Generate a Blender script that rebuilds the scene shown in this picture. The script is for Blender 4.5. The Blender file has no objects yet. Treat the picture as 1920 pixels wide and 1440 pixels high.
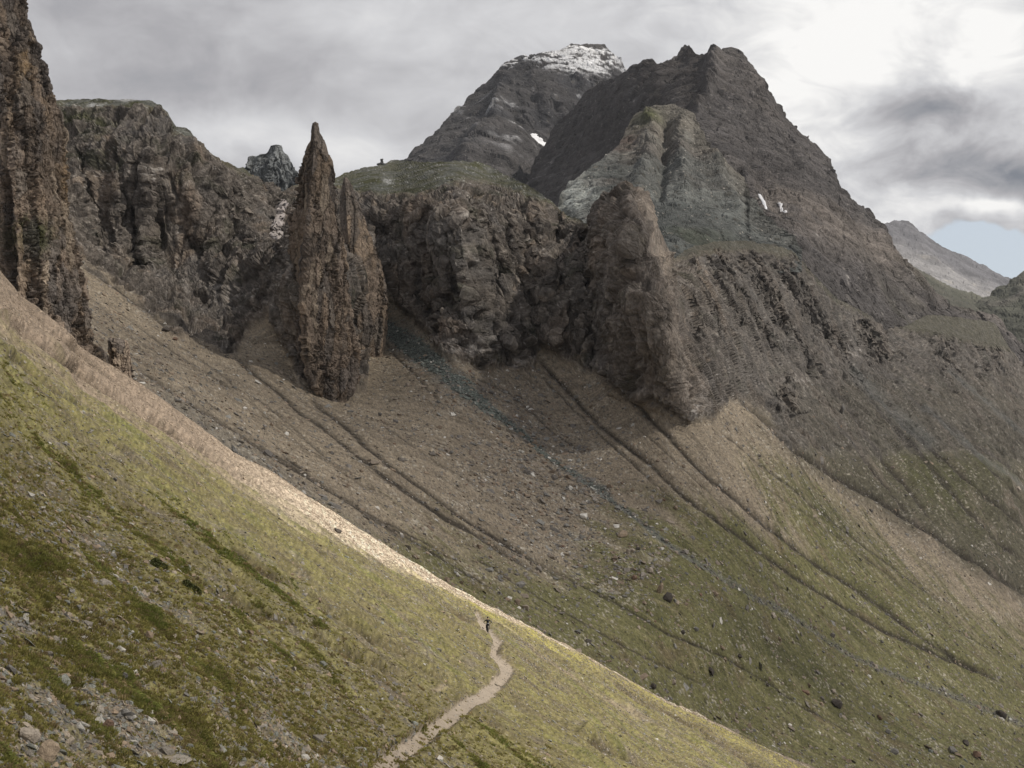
import bpy, bmesh, math, random
import numpy as np
from mathutils import Vector, Matrix

random.seed(7)
rng = np.random.default_rng(11)
scene = bpy.context.scene
COL = scene.collection

# ------------------------------------------------------------------ camera
F = 2400.0                      # focal length in pixels of the 1920 px wide photograph (45 mm)
PITCH = math.atan(100.0 / F)
cam_d = bpy.data.cameras.new("camera")
cam_d.sensor_width = 36.0
cam_d.lens = 36.0 * F / 1920.0
cam_d.clip_start = 0.5
cam_d.clip_end = 30000.0
cam = bpy.data.objects.new("camera", cam_d)
cam.location = (0, 0, 0)
cam.rotation_euler = (math.pi / 2 + PITCH, 0, 0)
COL.objects.link(cam)
scene.camera = cam

# ------------------------------------------------------------------ light
SUN_AZ, SUN_EL = math.radians(110), math.radians(45)     # azimuth to the right of the view
SUN = np.array([math.sin(SUN_AZ) * math.cos(SUN_EL), math.cos(SUN_AZ) * math.cos(SUN_EL), math.sin(SUN_EL)])
sd = bpy.data.lights.new("sun", 'SUN')
sd.energy = 5.0
sd.angle = math.radians(0.6)
sd.color = (1.0, 0.93, 0.83)
sun = bpy.data.objects.new("sun", sd)
sun.rotation_euler = Vector(-SUN).to_track_quat('-Z', 'Y').to_euler()
sun.location = (300, -100, 300)
COL.objects.link(sun)

scene.view_settings.view_transform = 'Standard'
scene.view_settings.look = 'None'
scene.view_settings.exposure = 0.0
scene.view_settings.gamma = 1.0
scene.view_settings.use_curve_mapping = False
scene.cycles.max_bounces = 5
scene.cycles.diffuse_bounces = 3
scene.cycles.transparent_max_bounces = 8
scene.cycles.volume_bounces = 0


class NT:
    """small helper to write node trees as expressions"""
    def __init__(self, tree):
        self.t = tree
        self.n = tree.nodes
        self.l = tree.links
    def new(self, typ, **kw):
        nd = self.n.new(typ)
        for k, v in kw.items():
            setattr(nd, k, v)
        return nd
    def put(self, sock, v):
        if isinstance(v, bpy.types.NodeSocket):
            self.l.new(v, sock)
        elif v is not None:
            sock.default_value = v
    def math(self, op, a, b=None, c=None, clamp=False):
        nd = self.new('ShaderNodeMath', operation=op, use_clamp=clamp)
        for i, v in enumerate((a, b, c)):
            if v is not None:
                self.put(nd.inputs[i], v)
        return nd.outputs[0]
    def noise(self, vec, scale, detail=4.0, rough=0.55, dist=0.0, out=0):
        nd = self.new('ShaderNodeTexNoise')
        self.put(nd.inputs['Vector'], vec)
        nd.inputs['Scale'].default_value = scale
        nd.inputs['Detail'].default_value = detail
        nd.inputs['Roughness'].default_value = rough
        nd.inputs['Distortion'].default_value = dist
        return nd.outputs[out]
    def rng(self, v, a, b, c=0.0, d=1.0, smooth=True):
        nd = self.new('ShaderNodeMapRange', interpolation_type='SMOOTHSTEP' if smooth else 'LINEAR')
        self.put(nd.inputs[0], v)
        for i, x in enumerate((a, b, c, d)):
            self.put(nd.inputs[i + 1], x)
        return nd.outputs[0]
    def mix(self, f, a, b, blend='MIX'):
        nd = self.new('ShaderNodeMix', data_type='RGBA', blend_type=blend)
        self.put(nd.inputs[0], f)
        self.put(nd.inputs[6], a)
        self.put(nd.inputs[7], b)
        return nd.outputs[2]


# ------------------------------------------------------------------ sky
world = bpy.data.worlds.new("World")
scene.world = world
world.use_nodes = True
w = NT(world.node_tree)
w.n.clear()
geo = w.new('ShaderNodeTexCoord').outputs['Generated']
warp = w.noise(geo, 5.0, 5.0, 0.55, 0.0, out=1)
warp2 = w.new('ShaderNodeVectorMath', operation='SUBTRACT')
w.put(warp2.inputs[0], warp)
warp2.inputs[1].default_value = (0.5, 0.5, 0.5)
warps = w.new('ShaderNodeVectorMath', operation='SCALE')
w.put(warps.inputs[0], warp2.outputs[0])
warps.inputs['Scale'].default_value = 0.11
dirv = w.new('ShaderNodeVectorMath', operation='ADD')
w.put(dirv.inputs[0], geo)
w.put(dirv.inputs[1], warps.outputs[0])
sep = w.new('ShaderNodeSeparateXYZ')
w.put(sep.inputs[0], dirv.outputs[0])
AZ = w.math('ARCTAN2', sep.outputs[0], sep.outputs[1])
EL = w.math('ARCSINE', w.math('MAXIMUM', w.math('MINIMUM', sep.outputs[2], 1.0), -1.0))

def azel(px, py):
    """direction (azimuth, elevation) of a cloud seen at this place of the photograph"""
    u, v = (px - 960) / F, -(py - 720) / F
    x, y, z = u, math.cos(PITCH) - v * math.sin(PITCH), math.sin(PITCH) + v * math.cos(PITCH)
    return math.atan2(x, y), math.atan2(z, math.hypot(x, y))

def blob(px, py, sx, sy):
    a0, e0 = azel(px, py)
    a = w.math('MULTIPLY', w.math('SUBTRACT', AZ, a0), F / sx)
    e = w.math('MULTIPLY', w.math('SUBTRACT', EL, e0), F / sy)
    r2 = w.math('ADD', w.math('MULTIPLY', a, a), w.math('MULTIPLY', e, e))
    return w.math('EXPONENT', w.math('MULTIPLY', r2, -1.0))

stretch = w.new('ShaderNodeMapping')
w.put(stretch.inputs[0], geo)
stretch.inputs['Scale'].default_value = (1.0, 1.0, 1.9)
fine = w.noise(stretch.outputs[0], 7.0, 8.0, 0.56, 0.4)
broad = w.noise(stretch.outputs[0], 2.6, 3.0, 0.5)
tone = w.math('ADD', 0.475, w.math('MULTIPLY', w.math('SUBTRACT', broad, 0.5), 0.30))
tone = w.math('ADD', tone, w.math('MULTIPLY', w.math('SUBTRACT', fine, 0.5), 0.62))
puff = w.noise(stretch.outputs[0], 17.0, 9.0, 0.60, 0.8)
tone = w.math('ADD', tone, w.math('MULTIPLY', w.math('SUBTRACT', puff, 0.5), w.rng(AZ, -0.05, 0.30, 0.24, 0.80)))
for px, py, sx, sy, amp in [
        (180, 60, 420, 180, -0.03), (340, 175, 170, 60, -0.05), (470, 250, 180, 45, 0.26), (640, 300, 170, 60, 0.24), (820, 190, 260, 120, 0.10),
        (1000, 30, 260, 70, 0.05), (1620, 120, 250, 150, 0.40), (1880, 150, 110, 110, 0.28), (1480, 210, 150, 120, 0.24), (1250, 40, 200, 90, 0.10),
        (1735, 250, 130, 30, -0.40), (1650, 345, 100, 26, -0.10), (1895, 335, 70, 38, -0.30), (1800, 318, 100, 28, -0.16),
        (1860, 398, 130, 16, 0.42), (1620, 395, 130, 32, 0.28)]:
    tone = w.math('ADD', tone, w.math('MULTIPLY', blob(px, py, sx, sy), amp))
tone = w.math('MAXIMUM', w.math('MINIMUM', tone, 1.0), 0.16)
ramp = w.new('ShaderNodeValToRGB')
w.put(ramp.inputs[0], tone)
cr = ramp.color_ramp
cr.elements[0].position, cr.elements[0].color = 0.15, (0.17, 0.19, 0.225, 1)
cr.elements[1].position, cr.elements[1].color = 0.94, (0.99, 0.98, 0.96, 1)
e = cr.elements.new(0.42); e.color = (0.405, 0.40, 0.42, 1)
e = cr.elements.new(0.66); e.color = (0.66, 0.66, 0.675, 1)
sky = w.new('ShaderNodeTexSky', sky_type='NISHITA')
sky.sun_disc = False
sky.sun_elevation = SUN_EL
sky.sun_rotation = SUN_AZ
skyc = w.mix(1.0, sky.outputs[0], (0.11, 0.105, 0.095, 1), 'MULTIPLY')
skyc = w.mix(0.75, skyc, (0.66, 0.73, 0.82, 1))
gap = w.math('ADD', blob(1800, 462, 150, 34), blob(1900, 490, 120, 40))
gap = w.math('SUBTRACT', gap, w.math('ADD', blob(1803, 470, 26, 10), blob(1893, 518, 40, 9)))
gap = w.math('ADD', gap, w.math('MULTIPLY', w.math('SUBTRACT', fine, 0.5), 0.5))
gap = w.rng(gap, 0.42, 0.66)
bg = w.new('ShaderNodeBackground')
w.put(bg.inputs[0], w.mix(gap, ramp.outputs[0], skyc))
bg.inputs[1].default_value = 1.0
wo = w.new('ShaderNodeOutputWorld')
w.l.new(bg.outputs[0], wo.inputs[0])

# ------------------------------------------------------------------ numeric helpers
CF = np.array([0, math.cos(PITCH), math.sin(PITCH)])
CU = np.array([0, -math.sin(PITCH), math.cos(PITCH)])

def at(px, py, d):
    """the point at distance d (along the view axis) that the photograph shows at px, py"""
    px, py, d = np.broadcast_arrays(np.asarray(px, float), np.asarray(py, float), np.asarray(d, float))
    u = (px - 960) / F
    v = -(py - 720) / F
    out = np.empty(px.shape + (3,))
    out[..., 0] = u * d
    out[..., 1] = (CF[1] + v * CU[1]) * d
    out[..., 2] = (CF[2] + v * CU[2]) * d
    return out

_perm = rng.permutation(256)
_perm = np.concatenate([_perm, _perm, _perm]).astype(np.int32)
_g = rng.normal(size=(256, 3)); _g /= np.linalg.norm(_g, axis=1)[:, None]
_g = _g.astype(np.float32)
_r3 = rng.random((256, 3)).astype(np.float32)

def perlin(x, y, z):
    x = np.asarray(x, np.float32); y = np.asarray(y, np.float32); z = np.asarray(z, np.float32)
    x, y, z = np.broadcast_arrays(x, y, z)
    xi, yi, zi = np.floor(x), np.floor(y), np.floor(z)
    xf, yf, zf = x - xi, y - yi, z - zi
    xi = xi.astype(np.int32) & 255; yi = yi.astype(np.int32) & 255; zi = zi.astype(np.int32) & 255
    u = xf * xf * xf * (xf * (xf * 6 - 15) + 10)
    v = yf * yf * yf * (yf * (yf * 6 - 15) + 10)
    ww = zf * zf * zf * (zf * (zf * 6 - 15) + 10)
    def gr(dx, dy, dz):
        h = _perm[_perm[_perm[xi + dx] + yi + dy] + zi + dz] & 255
        g = _g[h]
        return g[..., 0] * (xf - dx) + g[..., 1] * (yf - dy) + g[..., 2] * (zf - dz)
    a = gr(0, 0, 0); a = a + u * (gr(1, 0, 0) - a)
    b = gr(0, 1, 0); b = b + u * (gr(1, 1, 0) - b)
    c = gr(0, 0, 1); c = c + u * (gr(1, 0, 1) - c)
    d = gr(0, 1, 1); d = d + u * (gr(1, 1, 1) - d)
    a = a + v * (b - a)
    c = c + v * (d - c)
    return (a + ww * (c - a)) * 1.6

def fbm(x, y, z, octaves=4, gain=0.5, ridged=False):
    s, amp, tot, f = 0, 1.0, 0.0, 1.0
    for k in range(octaves):
        p = perlin(x * f + 17.3 * k, y * f + 5.1 * k, z * f + 9.7 * k)
        if ridged:
            p = 1.0 - 2.0 * np.abs(p)
        s = s + amp * p
        tot += amp
        amp *= gain
        f *= 2.03
    return s / tot

def worley(x, y, z, seed=0):
    """nearest and second nearest jittered cell: distance gap, offset to the centre, three random numbers of the cell"""
    sh = np.asarray(x).shape
    x = np.asarray(x, np.float32).ravel(); y = np.asarray(y, np.float32).ravel(); z = np.asarray(z, np.float32).ravel()
    xi, yi, zi = (np.floor(v).astype(np.int32) for v in (x, y, z))
    best = np.full(x.shape, 1e9, np.float32); second = best.copy()
    ox = np.zeros_like(x); oy = np.zeros_like(x); oz = np.zeros_like(x); hid = np.zeros(x.shape, np.int32)
    for i in (-1, 0, 1):
        for j in (-1, 0, 1):
            for k in (-1, 0, 1):
                h = _perm[_perm[_perm[(xi + i + seed) & 255] + ((yi + j) & 255)] + ((zi + k) & 255)] & 255
                dx = xi + i + _r3[h, 0] - x; dy = yi + j + _r3[h, 1] - y; dz = zi + k + _r3[h, 2] - z
                d = dx * dx + dy * dy + dz * dz
                m = d < best
                second = np.where(m, best, np.minimum(second, d))
                best = np.where(m, d, best)
                ox = np.where(m, dx, ox); oy = np.where(m, dy, oy); oz = np.where(m, dz, oz); hid = np.where(m, h, hid)
    gap = np.sqrt(second) - np.sqrt(best)
    return gap.reshape(sh), np.stack([ox, oy, oz], -1).reshape(sh + (3,)), _r3[(hid * 7 + 3) & 255].reshape(sh + (3,))

def facets(x, y, z, seed=0):
    """broken rock: every block its own tilt and step, dark joints between"""
    gap, off, r = worley(x, y, z, seed)
    tilt = (r - 0.5) * np.array([1.7, 1.7, 0.7])
    h = (off * tilt).sum(-1) + 0.75 * (r[..., 0] - 0.5) - 0.30 * sstep(0.10, 0.0, gap)
    return h, r, gap

def sstep(a, b, x):
    t = np.clip((x - a) / (b - a), 0, 1)
    return t * t * (3 - 2 * t)

def lerp3(a, b, m):
    return a + (np.asarray(b) - a) * m[..., None]

def pw(pts):
    p = np.array(pts, float)
    return lambda x: np.interp(x, p[:, 0], p[:, 1])

def line_dist(px, py, pts, reach):
    """distance in px to a traced line, signed side, position along it; inf beyond reach"""
    d = np.full(px.shape, 1e9, np.float32)
    sd_ = np.zeros(px.shape, np.float32)
    al = np.zeros(px.shape, np.float32)
    P = np.array(pts, float)
    m = (px > P[:, 0].min() - reach) & (px < P[:, 0].max() + reach) & (py > P[:, 1].min() - reach) & (py < P[:, 1].max() + reach)
    x, y = px[m], py[m]
    best = np.full(x.shape, 1e9); side = np.zeros(x.shape); along = np.zeros(x.shape)
    L = np.concatenate([[0], np.cumsum(np.hypot(*np.diff(P, axis=0).T))])
    for i in range(len(P) - 1):
        ax, ay = P[i]; bx, by = P[i + 1]
        ex, ey = bx - ax, by - ay
        t = np.clip(((x - ax) * ex + (y - ay) * ey) / (ex * ex + ey * ey), 0, 1)
        dx, dy = x - ax - t * ex, y - ay - t * ey
        dd = np.hypot(dx, dy)
        k = dd < best
        best[k] = dd[k]
        side[k] = np.sign(ex * dy - ey * dx)[k]
        along[k] = ((L[i] + t * (L[i + 1] - L[i])) / L[-1])[k]
    d[m] = best; sd_[m] = side; al[m] = along
    return d, sd_, al

def in_poly(px, py, poly):
    inside = np.zeros(px.shape, bool)
    n = len(poly)
    for i in range(n):
        x0, y0 = poly[i]; x1, y1 = poly[(i + 1) % n]
        if y0 == y1:
            continue
        c = ((y0 > py) != (y1 > py)) & (px < (x1 - x0) * (py - y0) / (y1 - y0) + x0)
        inside ^= c
    return inside

class Depth:
    """smooth distance field through a handful of estimated distances (thin plate spline of 1/d)"""
    def __init__(self, pts, smooth=0.002):
        p = np.array(pts, float)
        self.c = p[:, :2] / 500.0
        n = len(p)
        r = np.linalg.norm(self.c[:, None] - self.c[None], axis=2)
        K = np.where(r > 0, r * r * np.log(r + 1e-12), 0) + smooth * np.eye(n)
        A = np.zeros((n + 3, n + 3))
        A[:n, :n] = K
        A[:n, n] = 1; A[:n, n + 1:] = self.c
        A[n, :n] = 1; A[n + 1:, :n] = self.c.T
        b = np.zeros(n + 3)
        b[:n] = np.log(p[:, 2])
        self.w = np.linalg.solve(A, b)
    def __call__(self, px, py):
        x, y = px / 500.0, py / 500.0
        n = len(self.c)
        s = self.w[n] + self.w[n + 1] * x + self.w[n + 2] * y
        for i in range(n):
            r2 = (x - self.c[i, 0]) ** 2 + (y - self.c[i, 1]) ** 2
            s = s + self.w[i] * 0.5 * r2 * np.log(r2 + 1e-12)
        return np.exp(s)

def grid_normals(P):
    du = np.gradient(P, axis=1)
    dv = np.gradient(P, axis=0)
    n = np.cross(dv, du)
    n /= np.linalg.norm(n, axis=2)[..., None] + 1e-9
    flip = np.sum(n * P, axis=2) > 0          # normals look towards the side the camera sees
    n[flip] *= -1
    return n

def tag(o, label=None, cat=None, group=None, kind=None):
    if label: o['label'] = label
    if cat: o['category'] = cat
    if group: o['group'] = group
    if kind: o['kind'] = kind
    return o

def link(name, me, mat=None, parent=None):
    o = bpy.data.objects.new(name, me)
    COL.objects.link(o)
    if mat is not None and not me.materials:
        me.materials.append(mat)
    if parent is not None:
        o.parent = parent
    return o

def mesh_np(name, V, Fq, col=None, smooth=True):
    me = bpy.data.meshes.new(name)
    V = np.ascontiguousarray(V, np.float32); Fq = np.ascontiguousarray(Fq, np.int32)
    k = Fq.shape[1]
    me.vertices.add(len(V)); me.vertices.foreach_set('co', V.ravel())
    me.loops.add(Fq.size); me.loops.foreach_set('vertex_index', Fq.ravel())
    me.polygons.add(len(Fq)); me.polygons.foreach_set('loop_start', np.arange(0, Fq.size, k, dtype=np.int32))
    me.polygons.foreach_set('loop_total', np.full(len(Fq), k, np.int32))
    me.polygons.foreach_set('use_smooth', np.full(len(Fq), smooth, bool))
    me.update(calc_edges=True)
    if col is not None:
        a = me.color_attributes.new('Col', 'FLOAT_COLOR', 'POINT')
        c = np.ones((len(V), 4), np.float32); c[:, :3] = col
        a.data.foreach_set('color', c.ravel())
    return me

def sub_mesh(name, P, col, facemask, mat, smooth=True, kind='structure', parent=None):
    """the cells of a terrain grid chosen by facemask, as one object"""
    R, C = P.shape[:2]
    idx = np.arange(R * C, dtype=np.int32).reshape(R, C)
    q = np.stack([idx[:-1, :-1], idx[1:, :-1], idx[1:, 1:], idx[:-1, 1:]], axis=-1)[facemask]
    used, inv = np.unique(q.ravel(), return_inverse=True)
    me = mesh_np(name, P.reshape(-1, 3)[used], inv.reshape(-1, 4), col.reshape(-1, 3)[used], smooth)
    o = link(name, me, mat, parent)
    if kind: o['kind'] = kind
    return o

# ------------------------------------------------------------------ materials
def ground_mat(name, scale, bump=0.6, dist=0.3, vary=0.5, speck=0.0, rough=0.95, detail=8.0, streak=0.0, crack=0.0, sdir=(0.10, 1.0, 0.10), lean=0.0):
    m = bpy.data.materials.new(name)
    m.use_nodes = True
    t = NT(m.node_tree)
    b = t.n['Principled BSDF']
    oc = t.new('ShaderNodeTexCoord').outputs['Object']
    a = t.new('ShaderNodeVertexColor', layer_name='Col').outputs[0]
    n1 = t.noise(oc, scale, detail, 0.65, 0.3)
    n2 = t.noise(oc, scale * 4.7, 4.0, 0.6)
    if streak > 0:                       # debris sorted into streaks down the fall line
        mp = t.new('ShaderNodeMapping'); t.put(mp.inputs[0], oc)
        mp.inputs['Scale'].default_value = sdir; mp.inputs['Rotation'].default_value = (0.0, lean, 0.0)
        n3 = t.noise(mp.outputs[0], scale * streak, 6.0, 0.7, 0.15)
        n1 = t.math('ADD', t.math('MULTIPLY', n1, 0.55), t.math('MULTIPLY', n3, 0.45))
    f = t.math('ADD', t.math('MULTIPLY', n1, 1.0), t.math('MULTIPLY', n2, 0.6))
    f = t.rng(f, 0.5, 1.1, 1.0 - vary, 1.0 + vary, smooth=False)
    hs = t.new('ShaderNodeVectorMath', operation='SCALE')
    t.put(hs.inputs[0], a); t.put(hs.inputs['Scale'], f)
    c = hs.outputs[0]
    if speck > 0:
        for ss, sa in ((scale * 1.1, 0.5),):
            v3 = t.new('ShaderNodeTexVoronoi', feature='F1'); t.put(v3.inputs['Vector'], oc); v3.inputs['Scale'].default_value = ss
            s3 = t.new('ShaderNodeSeparateColor'); t.put(s3.inputs[0], v3.outputs['Color'])
            c = t.mix(t.math('MULTIPLY', t.math('MULTIPLY', t.rng(s3.outputs[0], 0.84, 0.88), t.rng(v3.outputs['Distance'], 0.32, 0.24)), sa * speck), c, (0.36, 0.33, 0.285, 1))
            c = t.mix(t.math('MULTIPLY', t.math('MULTIPLY', t.rng(s3.outputs[1], 0.78, 0.82), t.rng(v3.outputs['Distance'], 0.36, 0.26)), 1.3 * sa * speck), c, (0.045, 0.038, 0.026, 1))
        vo = t.new('ShaderNodeTexVoronoi', feature='F1')
        t.put(vo.inputs['Vector'], oc); vo.inputs['Scale'].default_value = scale * 3.2
        rs = t.new('ShaderNodeSeparateColor'); t.put(rs.inputs[0], vo.outputs['Color'])
        k = t.math('MULTIPLY', t.rng(rs.outputs[0], 0.80, 0.86), t.rng(vo.outputs['Distance'], 0.30, 0.22))
        c = t.mix(t.math('MULTIPLY', k, speck), c, (0.42, 0.39, 0.35, 1))
        k2 = t.math('MULTIPLY', t.rng(rs.outputs[1], 0.72, 0.78), t.rng(vo.outputs['Distance'], 0.34, 0.26))
        c = t.mix(t.math('MULTIPLY', k2, speck * 0.9), c, (0.055, 0.048, 0.04, 1))
    h = t.math('ADD', n1, t.math('MULTIPLY', n2, 0.45))
    if crack > 0:                        # joints between the blocks
        wn = t.noise(oc, scale * 1.2, 3.0, 0.5, 0.0, out=1)
        ws = t.new('ShaderNodeVectorMath', operation='MULTIPLY_ADD')
        t.put(ws.inputs[0], wn); ws.inputs[1].default_value = (0.55 / scale * 0.35,) * 3; t.put(ws.inputs[2], oc)
        for sc_, zs, amt in ((1.3, 0.40, 0.55), (3.2, 1.5, 0.40)):
            mp = t.new('ShaderNodeMapping'); t.put(mp.inputs[0], ws.outputs[0]); mp.inputs['Scale'].default_value = (1, 1, zs)
            mp.inputs['Rotation'].default_value = (0.0, 0.14, 0.0)
            ve = t.new('ShaderNodeTexVoronoi', feature='DISTANCE_TO_EDGE'); t.put(ve.inputs['Vector'], mp.outputs[0]); ve.inputs['Scale'].default_value = scale * sc_
            vc = t.new('ShaderNodeTexVoronoi', feature='F1'); t.put(vc.inputs['Vector'], mp.outputs[0]); vc.inputs['Scale'].default_value = scale * sc_
            k = t.math('MULTIPLY', t.rng(ve.outputs[0], 0.0, 0.045, 1.0, 0.0), 0.75 * amt * crack)
            c = t.mix(k, c, (0.022, 0.019, 0.017, 1))
            sp2 = t.new('ShaderNodeSeparateColor'); t.put(sp2.inputs[0], vc.outputs['Color'])
            h = t.math('ADD', h, t.math('MULTIPLY', sp2.outputs[0], 0.55 * crack))
            h = t.math('SUBTRACT', h, k)
            hs2 = t.new('ShaderNodeVectorMath', operation='SCALE'); t.put(hs2.inputs[0], c)
            t.put(hs2.inputs['Scale'], t.math('ADD', 1.0 - 0.22 * crack, t.math('MULTIPLY', sp2.outputs[1], 0.44 * crack))); c = hs2.outputs[0]
    t.put(b.inputs['Base Color'], c)
    b.inputs['Roughness'].default_value = rough
    b.inputs['Specular IOR Level'].default_value = 0.2
    bp = t.new('ShaderNodeBump')
    bp.inputs['Strength'].default_value = bump
    bp.inputs['Distance'].default_value = dist
    t.put(bp.inputs['Height'], h)
    t.l.new(bp.outputs[0], b.inputs['Normal'])
    return m

def plain_mat(name, color, rough=0.7, vary=0.0, scale=5.0, metal=0.0, bump=0.0):
    m = bpy.data.materials.new(name)
    m.use_nodes = True
    t = NT(m.node_tree)
    b = t.n['Principled BSDF']
    b.inputs['Roughness'].default_value = rough
    b.inputs['Metallic'].default_value = metal
    b.inputs['Specular IOR Level'].default_value = 0.3
    oc = t.new('ShaderNodeTexCoord').outputs['Object']
    n = t.noise(oc, scale, 6.0, 0.6)
    f = t.rng(n, 0.3, 0.7, 1 - vary, 1 + vary, smooth=False)
    hs = t.new('ShaderNodeVectorMath', operation='SCALE')
    hs.inputs[0].default_value = color[:3]
    t.put(hs.inputs['Scale'], f)
    t.put(b.inputs['Base Color'], hs.outputs[0])
    if bump:
        bp = t.new('ShaderNodeBump'); bp.inputs['Strength'].default_value = bump
        bp.inputs['Distance'].default_value = 0.1
        t.put(bp.inputs['Height'], n); t.l.new(bp.outputs[0], b.inputs['Normal'])
    return m

M_near = ground_mat('alpine_turf', 3.0, 0.8, 0.14, 0.60, 0.75, streak=0.7)
M_path = ground_mat('trodden_earth', 5.0, 0.5, 0.05, 0.25, 0.35)
M_scree = ground_mat('scree_gravel', 0.45, 0.8, 0.9, 0.50, 0.55, streak=1.2)
M_cliff = ground_mat('cliff_rock', 0.20, 0.9, 1.8, 0.60, 0.22, crack=0.30, streak=2.6, sdir=(1.0, 0.6, 0.12), lean=0.20)
M_chute = ground_mat('green_gravel', 0.6, 0.8, 0.8, 0.35, 0.9)
M_mount = ground_mat('mountain_rock', 0.05, 0.9, 7.0, 0.55, 0.25, crack=0.25, streak=2.2, sdir=(0.22, 0.6, 1.0), lean=0.35)
M_talus = ground_mat('talus', 0.10, 0.9, 3.5, 0.50, 0.65, crack=0.15)
M_far = ground_mat('far_rock', 0.02, 0.6, 10.0, 0.30, 0.0)
M_snow = ground_mat('old_snow', 0.5, 0.4, 0.5, 0.10, 0.0, rough=0.6)
# ------------------------------------------------------------------ terrain layers
def layer(x0, x1, step, top, bot, rows, depth, back=(), power=1.0):
    cols = np.arange(x0, x1 + step, step, dtype=float)
    t = np.linspace(0, 1, rows)[:, None] ** power
    T, B = top(cols)[None], bot(cols)[None]
    PY = T + (B - T) * t
    PX = np.broadcast_to(cols[None], PY.shape).copy()
    P = at(PX, PY, depth(PX, PY))
    if back:
        rim = P[0]
        br = np.stack([rim + np.array([0, dy, dz]) for dy, dz in back])
        P = np.concatenate([br, P]); nb = len(back)
        PX = np.concatenate([np.repeat(PX[:1], nb, 0), PX]); PY = np.concatenate([np.repeat(PY[:1], nb, 0), PY])
    return dict(PX=PX, PY=PY, P=P, nb=len(back), x0=x0, step=step, top=top, bot=bot, rows=rows, power=power)

def surf(L, px, py):
    """nearest grid cell of a layer at a place of the photograph -> point, normal"""
    c = np.clip(np.round((np.asarray(px) - L['x0']) / L['step']).astype(int), 0, L['P'].shape[1] - 1)
    x = L['x0'] + c * L['step']
    t = np.clip((np.asarray(py) - L['top'](x)) / (L['bot'](x) - L['top'](x)), 0, 1) ** (1 / L['power'])
    r = np.clip(np.round(t * (L['rows'] - 1)).astype(int) + L['nb'], 0, L['P'].shape[0] - 1)
    return L['P'][r, c], L['N'][r, c]

def cellmask(m):
    return m[:-1, :-1] & m[1:, :-1] & m[1:, 1:] & m[:-1, 1:]

# ---- near slope
near_sil = pw([(-260, 330), (-120, 425), (0, 508), (36, 552), (80, 585), (124, 621), (146, 652), (204, 687), (248, 714), (310, 753), (365, 793), (437, 847),
               (510, 887), (583, 934), (641, 973), (690, 1002), (746, 1037), (805, 1074), (850, 1102), (900, 1128), (950, 1152), (1000, 1178),
               (1050, 1206), (1100, 1231), (1150, 1259), (1200, 1287), (1250, 1314), (1300, 1338), (1350, 1362), (1400, 1386), (1450, 1409),
               (1500, 1430), (1540, 1446), (1700, 1505), (1920, 1585), (2200, 1690)])
near_ds = pw([(-260, 168), (0, 175), (500, 184), (900, 194), (1100, 216), (1300, 236), (1500, 250), (1920, 265), (2200, 270)])
near_d17 = pw([(-260, 19), (0, 22), (400, 27), (700, 35), (1100, 51), (1500, 92), (1920, 140), (2200, 200)])
def near_depth(px, py):
    s = near_sil(px)
    t = np.clip((py - s) / (1700 - s + 1e-6), 0, 1.4)
    return 1.0 / ((1 - t) / near_ds(px) + t / near_d17(px))
near_bot = lambda x: np.maximum(1700.0, near_sil(x) + 60)
NEAR = layer(-260, 2200, 3.0, near_sil, near_bot, 430, near_depth,
             back=[(60, -48), (30, -23), (14, -10), (6, -3.6), (2.2, -1.0)], power=1.25)
PX, PY, P0 = NEAR['PX'], NEAR['PY'], NEAR['P']
N0 = grid_normals(P0)
X, Y, Z = P0[..., 0], P0[..., 1], P0[..., 2]
PATH = [(640, 1500), (690, 1462), (720, 1440), (740, 1419), (790, 1387), (825, 1362), (850, 1340), (887, 1312), (922, 1290), (945, 1270), (951, 1258),
        (940, 1246), (925, 1231), (926, 1218), (932, 1207), (922, 1195), (914, 1185), (906, 1173), (899, 1164), (893, 1155)]
TRAIL = [(925, 1164), (962, 1186), (980, 1203), (1005, 1226), (1040, 1246), (1080, 1271), (1100, 1287), (1150, 1313), (1212, 1347), (1262, 1380), (1312, 1410), (1350, 1435), (1380, 1460)]
SIDE = [(800, 1290), (830, 1292), (860, 1300), (882, 1304)]
pathw = pw([(1150, 6.5), (1185, 8.5), (1210, 9.5), (1235, 8.5), (1260, 13), (1290, 13), (1340, 16), (1390, 19), (1440, 24), (1500, 30)])
wlist = [(148, 206, 7, 4), (178, 197, 15, 3), (240, 188, 14, 2.5), (268, 207, 9, 4), (296, 210, 13, 2.5), (388, 292, 7, 5), (405, 314, 5, 3), (990, 313, 5, 2), (728, 340, 8, 4)]
wob = fbm(X / 1.6, Y / 1.6, Z / 1.6, 3)
dP, sP, aP = line_dist(PX, PY, PATH, 60)
pm = dP / (0.88 * pathw(PY) * (1 + 0.30 * wob))
dT, sT, aT = line_dist(PX, PY, TRAIL, 30)
dS, sS, aS = line_dist(PX, PY, SIDE, 20)
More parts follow.
